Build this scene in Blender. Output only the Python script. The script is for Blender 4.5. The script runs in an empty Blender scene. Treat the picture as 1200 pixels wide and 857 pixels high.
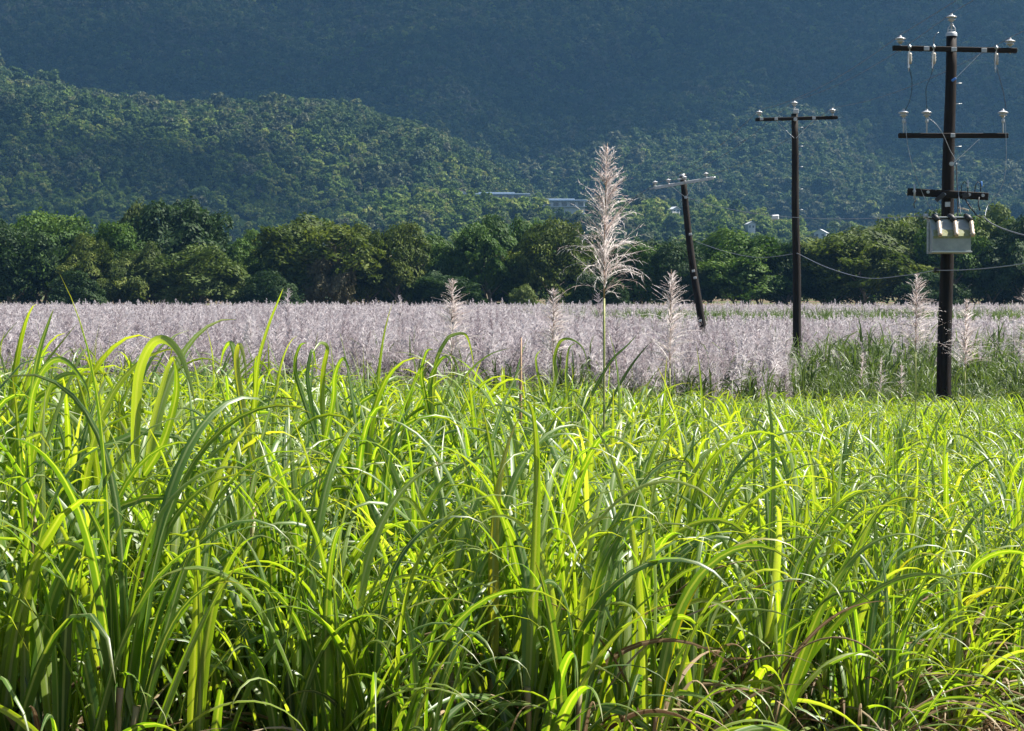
import bpy, math, random
import numpy as np
from mathutils import Vector, Matrix

random.seed(7)
RNG = np.random.default_rng(11)
PI = math.pi
scene = bpy.context.scene
COL = scene.collection

# ------------------------------------------------------------------ camera geometry
F = 2333.0            # focal length in photo pixels (1200 wide)
CZ = 2.3              # camera height
HY = 400.0            # horizon row


def P(px, py, Y):
    return Vector(((px - 600) / F * Y, Y, CZ + (HY - py) / F * Y))


def U(x, y):
    return 600 + x / y * F


# ------------------------------------------------------------------ terrain
_wr = np.random.default_rng(5)
_waves = []
for k in range(30):
    wl = 60 * (8 ** _wr.random())
    a = _wr.random() * 2 * PI
    _waves.append((math.cos(a) * 2 * PI / wl, math.sin(a) * 2 * PI / wl, _wr.random() * 2 * PI, wl))


def fbm(x, y):
    s = 0
    for kx, ky, ph, wl in _waves:
        s = s + wl * np.sin(kx * x + ky * y + ph)
    return s / 900.0


def sstep(a, b, v):
    t = np.clip((v - a) / (b - a), 0, 1)
    return t * t * (3 - 2 * t)


CR_A = ([-400, -200, 0, 100, 200, 300, 420, 500, 560, 600, 640, 700, 800, 1000, 1600],
        [5, 30, 65, 85, 105, 126, 140, 158, 180, 208, 236, 252, 262, 270, 274])
CR_B = ([-400, 200, 330, 420, 520, 600, 700, 760, 840, 900, 960, 1200, 1600],
        [300, 285, 262, 246, 240, 238, 238, 240, 248, 262, 274, 276, 270])
CR_C = ([-400, 500, 640, 700, 760, 800, 840, 870, 900, 930, 1200, 1600],
        [300, 295, 292, 282, 262, 244, 236, 246, 264, 280, 286, 286])


def base_h(x, y):
    x = np.asarray(x, float); y = np.asarray(y, float)
    h = np.where(y < 45, 0.0, 0.019 * (y - 45))
    h = h + 0.012 * np.clip(y - 265, 0, 700)
    return h + 0.04 * np.sin(x * 0.9 + 1) * np.sin(y * 0.7) * np.where(y < 60, 1, 0)


def terrain(x, y):
    x = np.asarray(x, float); y = np.asarray(y, float)
    ys = np.maximum(y, 50.0)
    u = 600 + x / ys * F
    b = base_h(x, y)
    out = b
    for (us, vs), d, front, back in ((CR_A, 1500, 480, 150), (CR_B, 1150, 330, 160), (CR_C, 900, 210, 130)):
        z = (400 - np.interp(u, us, vs)) / F * d
        prof = np.where(y < d, sstep(d - front, d + 15, y), 1 - sstep(d + 15, d + back * 2, y))
        out = np.maximum(out, b + np.maximum(z - 9.5 - b, 0) * prof)
    m = np.clip(y - 1480, 0, 1300)
    main = m * 0.47 * sstep(0, 240, m + 60)
    out = np.maximum(out, b + main)
    amp = sstep(650, 900, y) * np.where(y > 1500, 4.2, 1.5) * np.clip(1 - (y - 2600) / 200, 0.2, 1)
    return out + amp * fbm(x, y) * 3.0


# ------------------------------------------------------------------ mesh helpers
def new_mesh(name, V, Q, mats=None, attr=None, smooth=True, mi=None):
    """numpy quads to a mesh; attr = (n,4) colour attribute"""
    me = bpy.data.meshes.new(name)
    V = np.ascontiguousarray(V, dtype=np.float32); Q = np.ascontiguousarray(Q, dtype=np.int32)
    me.vertices.add(len(V)); me.vertices.foreach_set('co', V.ravel())
    n = len(Q); k = Q.shape[1]
    me.loops.add(n * k); me.loops.foreach_set('vertex_index', Q.ravel())
    me.polygons.add(n)
    me.polygons.foreach_set('loop_start', np.arange(0, n * k, k, dtype=np.int32))
    if smooth:
        me.polygons.foreach_set('use_smooth', np.ones(n, dtype=bool))
    if mats:
        for m in (mats if isinstance(mats, (list, tuple)) else [mats]):
            me.materials.append(m)
    if mi is not None:
        me.polygons.foreach_set('material_index', np.asarray(mi, dtype=np.int32))
    me.update(calc_edges=True)
    if attr is not None:
        a = me.attributes.new('tint', 'FLOAT_COLOR', 'POINT')
        a.data.foreach_set('color', np.ascontiguousarray(attr, dtype=np.float32).ravel())
    me.validate()
    return me


class MB:
    """collects hard-surface shapes into one mesh"""
    def __init__(s):
        s.v = []; s.f = []; s.sm = []

    def add(s, vs, fs, smooth=False):
        o = len(s.v); s.v += [tuple(v) for v in vs]
        s.f += [tuple(i + o for i in f) for f in fs]; s.sm += [smooth] * len(fs)
        return s

    def box(s, c, d, M=None, bev=0.0):
        x, y, z = d[0] / 2, d[1] / 2, d[2] / 2
        if bev:
            b = min(bev, x * .45, y * .45, z * .45)
            vs = []; idx = {}
            for sx in (-1, 1):
                for sy in (-1, 1):
                    for sz in (-1, 1):
                        for ax, p in enumerate(((sx * x, sy * (y - b), sz * (z - b)), (sx * (x - b), sy * y, sz * (z - b)), (sx * (x - b), sy * (y - b), sz * z))):
                            idx[(sx, sy, sz, ax)] = len(vs); vs.append(p)
            g = lambda *k: idx[k]
            fs = []
            for a in (-1, 1):
                fs.append([g(a, -1, -1, 0), g(a, 1, -1, 0), g(a, 1, 1, 0), g(a, -1, 1, 0)][::a])
                fs.append([g(-1, a, -1, 1), g(1, a, -1, 1), g(1, a, 1, 1), g(-1, a, 1, 1)][::-a])
                fs.append([g(-1, -1, a, 2), g(1, -1, a, 2), g(1, 1, a, 2), g(-1, 1, a, 2)][::a])
            for a in (-1, 1):
                for c_ in (-1, 1):
                    fs.append([g(a, c_, -1, 0), g(a, c_, 1, 0), g(a, c_, 1, 1), g(a, c_, -1, 1)])
                    fs.append([g(a, -1, c_, 0), g(a, 1, c_, 0), g(a, 1, c_, 2), g(a, -1, c_, 2)])
                    fs.append([g(-1, a, c_, 1), g(1, a, c_, 1), g(1, a, c_, 2), g(-1, a, c_, 2)])
            for sx in (-1, 1):
                for sy in (-1, 1):
                    for sz in (-1, 1):
                        fs.append([g(sx, sy, sz, 0), g(sx, sy, sz, 1), g(sx, sy, sz, 2)])
        else:
            vs = [(sx * x, sy * y, sz * z) for sx in (-1, 1) for sy in (-1, 1) for sz in (-1, 1)]
            fs = [(0, 1, 3, 2), (4, 6, 7, 5), (0, 4, 5, 1), (2, 3, 7, 6), (0, 2, 6, 4), (1, 5, 7, 3)]
        vs = [Vector(v) for v in vs]
        if M is not None:
            vs = [M @ v for v in vs]
        c = Vector(c)
        return s.add([v + c for v in vs], fs)

    def bar(s, a, b, w, h):
        """rectangular bar from a to b"""
        a = Vector(a); b = Vector(b); d = b - a
        q = d.to_track_quat('X', 'Z').to_matrix()
        return s.box((a + b) / 2, (d.length, w, h), q, bev=min(w, h) * .12)

    def tube(s, pts, r, n=8, cap=True):
        pts = [Vector(p) for p in pts]
        rs = r if isinstance(r, (list, tuple)) else [r] * len(pts)
        vs = []; fs = []
        up = None
        for i, p in enumerate(pts):
            t = (pts[min(i + 1, len(pts) - 1)] - pts[max(i - 1, 0)]).normalized()
            if up is None:
                up = Vector((0, 0, 1)) if abs(t.z) < .9 else Vector((1, 0, 0))
            sd = t.cross(up).normalized(); up = sd.cross(t).normalized()
            for k in range(n):
                a = 2 * PI * k / n
                vs.append(p + (sd * math.cos(a) + up * math.sin(a)) * rs[i])
        for i in range(len(pts) - 1):
            for k in range(n):
                fs.append((i * n + k, i * n + (k + 1) % n, (i + 1) * n + (k + 1) % n, (i + 1) * n + k))
        s.add(vs, fs, True)
        if cap:
            o = len(s.v) - len(vs)
            s.f.append(tuple(o + k for k in range(n))[::-1]); s.sm.append(False)
            o2 = len(s.v) - n
            s.f.append(tuple(o2 + k for k in range(n))); s.sm.append(False)
        return s

    def lathe(s, prof, c=(0, 0, 0), n=16, M=None):
        """prof: list of (r, z)"""
        vs = []; fs = []
        for r, z in prof:
            for k in range(n):
                a = 2 * PI * k / n
                v = Vector((r * math.cos(a), r * math.sin(a), z))
                if M is not None:
                    v = M @ v
                vs.append(v + Vector(c))
        for i in range(len(prof) - 1):
            for k in range(n):
                fs.append((i * n + k, i * n + (k + 1) % n, (i + 1) * n + (k + 1) % n, (i + 1) * n + k))
        return s.add(vs, fs, True)

    def mesh(s, name, mat):
        me = bpy.data.meshes.new(name)
        me.from_pydata(s.v, [], s.f)
        me.polygons.foreach_set('use_smooth', s.sm)
        me.materials.append(mat); me.update()
        return me

    def build(s, name, mat, parent=None):
        return link(name, s.mesh(name, mat), parent)


def link(name, data, parent=None):
    o = bpy.data.objects.new(name, data); COL.objects.link(o)
    if parent is not None:
        o.parent = parent
    return o


def tag(o, label=None, cat=None, group=None, kind=None):
    if label: o['label'] = label
    if cat: o['category'] = cat
    if group: o['group'] = group
    if kind: o['kind'] = kind
    return o


def empty(name, loc, rz=0.0):
    o = bpy.data.objects.new(name, None); COL.objects.link(o)
    o.location = loc; o.rotation_euler = (0, 0, rz); o.empty_display_size = .2
    return o


def copy_tree(o, parent=None):
    c = o.copy(); COL.objects.link(c)
    if parent is not None:
        c.parent = parent
    for ch in list(o.children):
        copy_tree(ch, c)
    return c


# ------------------------------------------------------------------ materials
def nodes_of(m):
    m.use_nodes = True
    return m.node_tree.nodes, m.node_tree.links


def principled(name, col, rough=.6, spec=.4, metal=0.0, noise=None, bump=0.0, scale=8.0, stretch=(1, 1, 1)):
    """noise: second colour mixed in by object-space noise"""
    m = bpy.data.materials.new(name); N, L = nodes_of(m)
    b = N['Principled BSDF']
    b.inputs['Base Color'].default_value = (*col, 1); b.inputs['Roughness'].default_value = rough
    b.inputs['Specular IOR Level'].default_value = spec; b.inputs['Metallic'].default_value = metal
    if noise or bump:
        tc = N.new('ShaderNodeTexCoord'); mp = N.new('ShaderNodeMapping'); nz = N.new('ShaderNodeTexNoise')
        mp.inputs['Scale'].default_value = stretch
        nz.inputs['Scale'].default_value = scale; nz.inputs['Detail'].default_value = 6
        L.new(tc.outputs['Object'], mp.inputs['Vector']); L.new(mp.outputs['Vector'], nz.inputs['Vector'])
        if noise:
            r = N.new('ShaderNodeValToRGB')
            r.color_ramp.elements[0].position = .35; r.color_ramp.elements[1].position = .65
            r.color_ramp.elements[0].color = (*col, 1); r.color_ramp.elements[1].color = (*noise, 1)
            L.new(nz.outputs['Fac'], r.inputs['Fac']); L.new(r.outputs['Color'], b.inputs['Base Color'])
        if bump:
            bp = N.new('ShaderNodeBump'); bp.inputs['Strength'].default_value = bump; bp.inputs['Distance'].default_value = .02
            L.new(nz.outputs['Fac'], bp.inputs['Height']); L.new(bp.outputs['Normal'], b.inputs['Normal'])
    return m


def leafy(name, ramp, transl=.45, rough=.45, spec=.4, tcol=None, rib=None, tip=None, objrand=.0, tboost=1.0, veins=0.0):
    """foliage: colour ramp over the per-leaf random value (tint.r), optional pale midrib (tint.b), yellow tip (tint.g)"""
    m = bpy.data.materials.new(name); N, L = nodes_of(m)
    b = N['Principled BSDF']; out = N['Material Output']
    at = N.new('ShaderNodeAttribute'); at.attribute_name = 'tint'
    sp = N.new('ShaderNodeSeparateColor'); L.new(at.outputs['Color'], sp.inputs['Color'])
    fac = sp.outputs['Red']
    if objrand:
        oi = N.new('ShaderNodeObjectInfo')
        ml = N.new('ShaderNodeMath'); ml.operation = 'MULTIPLY_ADD'
        ml.inputs[1].default_value = objrand; ml.inputs[2].default_value = -objrand / 2
        L.new(oi.outputs['Random'], ml.inputs[0])
        ad = N.new('ShaderNodeMath'); ad.operation = 'ADD'; ad.use_clamp = True
        L.new(fac, ad.inputs[0]); L.new(ml.outputs[0], ad.inputs[1]); fac = ad.outputs[0]
    r = N.new('ShaderNodeValToRGB'); el = r.color_ramp.elements
    while len(el) < len(ramp):
        el.new(.5)
    for e, (p, c) in zip(el, ramp):
        e.position = p; e.color = (*c, 1)
    L.new(fac, r.inputs['Fac']); colour = r.outputs['Color']

    def mix(fac_socket, a_socket, bcol):
        mx = N.new('ShaderNodeMix'); mx.data_type = 'RGBA'
        L.new(fac_socket, mx.inputs['Factor']); L.new(a_socket, mx.inputs[6]); mx.inputs[7].default_value = (*bcol, 1)
        return mx.outputs[2]
    if tip:
        mr = N.new('ShaderNodeMapRange'); mr.inputs['From Min'].default_value = tip[0]; mr.inputs['From Max'].default_value = 1.0
        mr.inputs['To Max'].default_value = tip[2]
        L.new(sp.outputs['Green'], mr.inputs['Value']); colour = mix(mr.outputs['Result'], colour, tip[1])
    if rib:
        mr = N.new('ShaderNodeMapRange'); mr.inputs['From Min'].default_value = .30; mr.inputs['From Max'].default_value = .06
        mr.inputs['To Max'].default_value = rib[1]
        L.new(sp.outputs['Blue'], mr.inputs['Value']); colour = mix(mr.outputs['Result'], colour, rib[0])
    if veins:                                                  # fine parallel veins along the blade
        sn = N.new('ShaderNodeMath'); sn.operation = 'MULTIPLY'; sn.inputs[1].default_value = 34
        L.new(sp.outputs['Blue'], sn.inputs[0])
        si = N.new('ShaderNodeMath'); si.operation = 'SINE'; L.new(sn.outputs[0], si.inputs[0])
        mr = N.new('ShaderNodeMapRange'); mr.inputs['From Min'].default_value = -1; mr.inputs['To Min'].default_value = 0; mr.inputs['To Max'].default_value = veins
        L.new(si.outputs[0], mr.inputs['Value'])
        colour = mix(mr.outputs['Result'], colour, (.04, .09, .012))
    L.new(colour, b.inputs['Base Color'])
    b.inputs['Roughness'].default_value = rough; b.inputs['Specular IOR Level'].default_value = spec
    if transl:
        tr = N.new('ShaderNodeBsdfTranslucent')
        hs = N.new('ShaderNodeMix'); hs.data_type = 'RGBA'; hs.blend_type = 'MULTIPLY'; hs.inputs['Factor'].default_value = 1
        tc = tcol or (1, 1, 1)
        L.new(colour, hs.inputs[6]); hs.inputs[7].default_value = (tc[0] * tboost, tc[1] * tboost, tc[2] * tboost, 1)
        L.new(hs.outputs[2], tr.inputs['Color'])
        ms = N.new('ShaderNodeMixShader'); ms.inputs[0].default_value = transl
        L.new(b.outputs[0], ms.inputs[1]); L.new(tr.outputs[0], ms.inputs[2]); L.new(ms.outputs[0], out.inputs['Surface'])
    return m


M_CANE = leafy('cane_leaf', [(0, (.026, .066, .014)), (.36, (.080, .158, .020)), (.66, (.165, .228, .028)), (.86, (.28, .35, .14)), (1, (.27, .25, .035))],
               transl=.46, rough=.42, spec=.7, tcol=(1.6, 1.5, .18), tboost=1.65, veins=.4,
               rib=((.32, .36, .19), .75), tip=(.86, (.26, .18, .05), .5), objrand=.25)
M_DRY = leafy('dry_cane_leaf', [(0, (.08, .045, .025)), (.5, (.19, .125, .07)), (1, (.33, .26, .17))], transl=.25, rough=.6, spec=.2,
              rib=((.4, .33, .2), .5))
M_STALK = principled('cane_stalk', (.16, .17, .06), .5, .3, noise=(.20, .12, .07), scale=9)
M_PLUME = leafy('plume_silk', [(0, (.27, .222, .24)), (.5, (.45, .40, .415)), (1, (.66, .625, .63))], transl=.45, rough=.7, spec=.15, objrand=.6)
M_PLUMEHEAD = leafy('plume_silk_near', [(0, (.36, .275, .255)), (.4, (.54, .465, .45)), (1, (.76, .70, .69))], transl=.45, rough=.6, spec=.2)
M_RACHIS = principled('plume_stem', (.36, .22, .13), .6, .3)
M_GREENSTEM = principled('cane_flower_stem', (.20, .24, .06), .5, .3, noise=(.28, .26, .10), scale=6, stretch=(1, 1, .2))
M_OLDCANE = leafy('old_cane_leaf', [(0, (.03, .055, .016)), (.6, (.068, .102, .026)), (1, (.15, .155, .05))], transl=.35, rough=.45, spec=.4,
                  tcol=(1.2, 1.3, .6), tboost=1.2, rib=((.25, .3, .12), .4), objrand=.3)
M_FOREST = leafy('hill_tree_leaf', [(0, (.028, .054, .015)), (.5, (.052, .088, .022)), (.85, (.084, .116, .034)), (1, (.125, .13, .055))], transl=.3, rough=.6,
                 spec=.1, objrand=.8)
M_SCRUB = leafy('regrowth_tree_leaf', [(0, (.055, .10, .016)), (.5, (.115, .170, .028)), (.85, (.17, .215, .042)), (1, (.22, .225, .07))], transl=.35, rough=.6,
                spec=.1, objrand=.8)
M_GUM = leafy('grey_green_tree_leaf', [(0, (.036, .052, .022)), (.5, (.062, .080, .036)), (1, (.11, .115, .065))], transl=.3, rough=.6, spec=.1, objrand=.7)
M_BARK = principled('bark', (.11, .085, .06), .9, .1, noise=(.20, .17, .13), bump=.5, scale=5)
M_TIMBER = principled('creosoted_timber', (.004, .003, .003), .7, .15, noise=(.018, .013, .011), bump=.5, scale=14, stretch=(1, 1, .08))
M_TIMBER_OLD = principled('weathered_timber', (.008, .0065, .006), .75, .15, noise=(.024, .019, .016), bump=.6, scale=14, stretch=(1, 1, .08))
M_ARM = principled('black_crossarm_timber', (.009, .007, .006), .7, .15, noise=(.022, .016, .013), bump=.4, scale=12, stretch=(.1, 1, 1))
M_STEEL = principled('galvanised_steel', (.28, .29, .30), .45, .5, .35, noise=(.38, .39, .40), scale=20)
M_STEELPALE = principled('galvanised_crossarm', (.42, .43, .44), .5, .5, .2, noise=(.32, .32, .32), scale=9)
M_PORC = principled('glazed_porcelain', (.40, .40, .41), .2, .6, noise=(.32, .31, .30), scale=9)
M_PORCSHADE = principled('fuse_porcelain', (.26, .24, .20), .3, .5, noise=(.34, .31, .27), scale=30)
M_BUSH = principled('bushing_porcelain', (.36, .28, .21), .35, .5)
M_RUBBER = principled('black_rubber', (.015, .015, .017), .55, .4)
M_WIRE = principled('conductor', (.11, .11, .12), .5, .4, .3)
M_WIREPALE = principled('bare_aluminium_wire', (.2, .21, .22), .4, .5, .5)
M_TANK = principled('grey_tank_paint', (.19, .21, .21), .5, .4, noise=(.27, .29, .27), scale=6, bump=.15)
M_TANKLID = principled('pale_tank_lid', (.42, .44, .43), .4, .4)
M_MOSS = principled('mossy_paint', (.16, .17, .06), .7, .3, noise=(.24, .25, .16), scale=18)
M_RUST = principled('rusty_brown', (.18, .10, .05), .7, .3)
M_BLUE = principled('blue_tape', (.03, .13, .38), .5, .4)
M_WHITE = principled('white_plastic', (.55, .56, .57), .5, .4)
M_WALL = principled('white_wall_paint', (.52, .52, .50), .7, .3, noise=(.46, .46, .44), scale=2)
M_ROOFBLUE = principled('blue_grey_roof_metal', (.26, .33, .42), .45, .5)
M_ROOFPALE = principled('pale_roof_metal', (.46, .48, .50), .5, .4)
M_ROOFBROWN = principled('brown_roof_tiles', (.30, .14, .09), .7, .3)
M_GLASS = principled('dark_window_glass', (.03, .04, .05), .1, .6)


def ground_material():
    m = bpy.data.materials.new('field_soil'); N, L = nodes_of(m); b = N['Principled BSDF']
    tc = N.new('ShaderNodeTexCoord')
    n1 = N.new('ShaderNodeTexNoise'); n1.inputs['Scale'].default_value = 3.5; n1.inputs['Detail'].default_value = 9
    n2 = N.new('ShaderNodeTexNoise'); n2.inputs['Scale'].default_value = .05; n2.inputs['Detail'].default_value = 4
    L.new(tc.outputs['Object'], n1.inputs['Vector']); L.new(tc.outputs['Object'], n2.inputs['Vector'])
    r = N.new('ShaderNodeValToRGB'); e = r.color_ramp.elements
    e[0].position = .3; e[0].color = (.045, .03, .02, 1); e[1].position = .72; e[1].color = (.26, .19, .12, 1)
    k = e.new(.55); k.color = (.12, .08, .05, 1)
    L.new(n1.outputs['Fac'], r.inputs['Fac'])
    g = N.new('ShaderNodeValToRGB'); g.color_ramp.elements[0].position = .45; g.color_ramp.elements[1].position = .6
    L.new(n2.outputs['Fac'], g.inputs['Fac'])
    mx = N.new('ShaderNodeMix'); mx.data_type = 'RGBA'
    L.new(g.outputs['Color'], mx.inputs['Factor']); L.new(r.outputs['Color'], mx.inputs[6]); mx.inputs[7].default_value = (.05, .075, .02, 1)
    L.new(mx.outputs[2], b.inputs['Base Color']); b.inputs['Roughness'].default_value = .95; b.inputs['Specular IOR Level'].default_value = .1
    bp = N.new('ShaderNodeBump'); bp.inputs['Strength'].default_value = .8; bp.inputs['Distance'].default_value = .06
    L.new(n1.outputs['Fac'], bp.inputs['Height']); L.new(bp.outputs['Normal'], b.inputs['Normal'])
    return m


M_SOIL = ground_material()
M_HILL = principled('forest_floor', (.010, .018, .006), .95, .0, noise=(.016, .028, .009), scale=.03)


def tree_mat(name, dark, mid, light):
    return leafy(name, [(0, dark), (.5, mid), (1, light)], transl=.24, rough=.6, spec=.10, tcol=(1.2, 1.3, .6), tboost=1.2)


M_TREES = {
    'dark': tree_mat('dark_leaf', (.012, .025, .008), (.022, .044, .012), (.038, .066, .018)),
    'green': tree_mat('green_leaf', (.019, .040, .008), (.042, .083, .013), (.088, .136, .022)),
    'olive': tree_mat('olive_leaf', (.023, .036, .008), (.056, .080, .014), (.125, .145, .026)),
    'pale': tree_mat('pale_leaf', (.033, .054, .014), (.068, .098, .024), (.135, .16, .042)),
    'brown': tree_mat('brownish_leaf', (.055, .048, .024), (.10, .09, .046), (.18, .15, .10)),
    'red': tree_mat('red_flower', (.20, .05, .03), (.40, .11, .06), (.5, .2, .1)),
}


# ------------------------------------------------------------------ plant geometry
def ribbons(base, az, th0, bend, power, length, width, S, fold=.22, roll=None, rnd=None, tipdrop=None, const=False):
    """n arching leaf blades, three vertices across; returns V, Q, tint"""
    n = len(az); t = np.linspace(0, 1, S + 1)
    th = th0[:, None] + bend[:, None] * t[None] ** power[:, None]
    th = np.clip(th, -.3, 3.0)
    azv = az[:, None] + (roll[:, None] * t[None] if roll is not None else 0)
    d = np.stack([np.sin(th) * np.cos(azv), np.sin(th) * np.sin(azv), np.cos(th)], -1)
    step = (length / S)[:, None, None]
    pos = np.concatenate([np.zeros((n, 1, 3)), np.cumsum((d[:, :-1] + d[:, 1:]) / 2 * step, 1)], 1) + base[:, None]
    side = np.stack([-np.sin(azv), np.cos(azv), np.zeros_like(azv)], -1)
    side = np.broadcast_to(side, d.shape)
    tw = (RNG.normal(0, .5, n))[:, None] + RNG.normal(0, .7, n)[:, None] * t[None]
    nor = np.cross(d, side)
    sd = side * np.cos(tw)[..., None] + nor * np.sin(tw)[..., None]
    nn = np.cross(d, sd)
    if const:
        w = width[:, None] * (1 - t ** 3)[None]
    else:
        w = width[:, None] * ((.55 + .45 * np.minimum(1, t / .18)) * (1 - t ** 2.1) + .02)[None]
    w = w[..., None]
    Lf = pos + sd * w / 2 - nn * w * fold; Rt = pos - sd * w / 2 - nn * w * fold
    V = np.stack([Lf, pos, Rt], 2).reshape(-1, 3)
    i = np.arange(n)[:, None] * (S + 1) * 3 + np.arange(S)[None] * 3
    i = i.ravel()
    Q = np.concatenate([np.stack([i, i + 1, i + 4, i + 3], -1), np.stack([i + 1, i + 2, i + 5, i + 4], -1)])
    if rnd is None:
        rnd = RNG.random(n)
    tint = np.zeros((n, S + 1, 3, 4)); tint[..., 0] = rnd[:, None, None]; tint[..., 1] = t[None, :, None]
    tint[..., 2] = np.array([1, 0, 1])[None, None]; tint[..., 3] = 1
    return V, Q, tint.reshape(-1, 4)


def join(parts):
    V = []; Q = []; T = []; o = 0
    for v, q, t in parts:
        V.append(v); Q.append(q + o); T.append(t); o += len(v)
    return np.concatenate(V), np.concatenate(Q), np.concatenate(T)


def clump_leaves(shoots, leaves, S, spread=.26, stalk_h=.75, lscale=1.0, wscale=1.0, mature=False):
    """leaves of one cane stool about 1.9 m tall; returns blades, dry blades and stalk feet"""
    pr = []; dry = []; feet = []
    for k in range(shoots):
        a = RNG.random() * 2 * PI; r = spread * math.sqrt(RNG.random())
        foot = np.array([r * math.cos(a), r * math.sin(a), 0.0])
        lean = np.array([math.cos(a), math.sin(a), 0]) * RNG.uniform(.02, .22)
        h = stalk_h * RNG.uniform(.75, 1.15)
        feet.append((foot, foot + lean * h + np.array([0, 0, h])))
        n = leaves
        f = (np.arange(n) + .5) / n                              # 0 lowest leaf .. 1 spindle
        fr = .30 + .70 * f
        base = foot[None] + (lean * h)[None] * fr[:, None] + np.stack([np.zeros(n), np.zeros(n), h * fr], -1)
        az0 = RNG.random() * PI
        az = az0 + PI * (np.arange(n) % 2) + RNG.normal(0, .45, n)
        th0 = .42 - .38 * f + RNG.normal(0, .07, n)
        th0 = np.clip(th0 + RNG.normal(0, .06, n), .02, .9)
        bend = np.where(RNG.random(n) < .86, RNG.uniform(1.6, 3.0, n), RNG.uniform(.3, 1.0, n)) * (1 - .30 * f ** 9)
        power = np.where(f < .3, RNG.uniform(1.3, 2.5, n), RNG.uniform(2.4, 5.0, n))
        ln = RNG.uniform(.95, 1.5, n) * lscale * (1 - .15 * np.abs(f - .6)) * np.where(f > .9, .72, 1)
        wd = RNG.uniform(.025, .048, n) * wscale
        rnd = np.clip(RNG.normal(.42, .2, n) + .12 * (f - .5), 0, 1)
        pr.append(ribbons(base, az, th0, bend, power, ln, wd, S, rnd=rnd, roll=RNG.normal(0, .3, n)))
        m = 5 if not mature else 2
        base = foot[None] + RNG.normal(0, .03, (m, 3)) + np.array([0, 0, 1])[None] * RNG.uniform(.08, .75, m)[:, None]
        dry.append(ribbons(base, RNG.random(m) * 2 * PI, RNG.uniform(.3, 1.0, m), RNG.uniform(1.0, 2.2, m), RNG.uniform(1.0, 2.0, m),
                           RNG.uniform(.5, .95, m), RNG.uniform(.014, .034, m), max(6, S * 2 // 3), fold=.3))
    return join(pr), join(dry), feet


def stalk_mesh(a, b, r=.014):
    mb = MB(); pts = []; rs = []
    for k in range(13):
        f = k / 12; pts.append(Vector(a).lerp(Vector(b), f)); rs.append(r * (1.15 if k % 3 == 0 else .95) * (1 - .25 * f))
    mb.tube(pts, rs, 7)
    return mb.mesh('stalk', M_STALK)


def plume_geo(n_br, n_hair, L=1.0, wind=.25, S=5, bw=.006, hw=.0035, hl=.03, rnd0=None):
    """feathery cane flower: many thin branches, each with silky side hairs"""
    s = np.sort(RNG.random(n_br) ** .85)                         # 0 bottom .. 1 tip
    z = s * L * .95
    az = RNG.random(n_br) * 2 * PI
    lean = np.stack([wind * .05 * (z / L) ** 2, np.zeros(n_br), np.zeros(n_br)], -1)
    base = np.stack([np.zeros(n_br), np.zeros(n_br), z], -1) + lean * L
    ln = (.33 * (1 - s) ** .7 + .04) * L * RNG.uniform(.42, 1.2, n_br)
    th0 = RNG.uniform(.35, .95, n_br)
    bend = (1.15 * (1 - s) ** .6 + .15) * RNG.uniform(.2, 1.5, n_br)
    az = az + wind * np.sin(-az)                                 # combed a little towards +x
    power = RNG.uniform(.9, 1.5, n_br)
    rnd = RNG.random(n_br)
    w = np.full(n_br, bw) * RNG.uniform(.7, 1.3, n_br)
    parts = [ribbons(base, az, th0, bend, power, ln, w, S, rnd=rnd, const=True)]
    if n_hair:
        t = np.tile(np.linspace(.12, 1.0, n_hair), n_br)
        rep = lambda a: np.repeat(a, n_hair)
        T0, B0, P0, A0, L0 = rep(th0), rep(bend), rep(power), rep(az), rep(ln)
        K = 8; acc = np.zeros((len(t), 3))
        for k in range(K):
            tt = t * (k + .5) / K; th = T0 + B0 * tt ** P0
            acc += np.stack([np.sin(th) * np.cos(A0), np.sin(th) * np.sin(A0), np.cos(th)], -1) * (L0 * t / K)[:, None]
        b2 = np.repeat(base, n_hair, 0) + acc
        thl = T0 + B0 * t ** P0
        m = len(t)
        parts.append(ribbons(b2, A0 + RNG.normal(0, .75, m), thl + RNG.normal(0, .45, m), RNG.uniform(-.2, .5, m), np.ones(m),
                             RNG.uniform(.6, 1.2, m) * hl * (.35 + .65 * (1 - rep(s))), np.full(m, hw), 1, rnd=np.clip(rep(rnd) + RNG.normal(0, .15, m), 0, 1), const=True))
    return join(parts)


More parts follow.
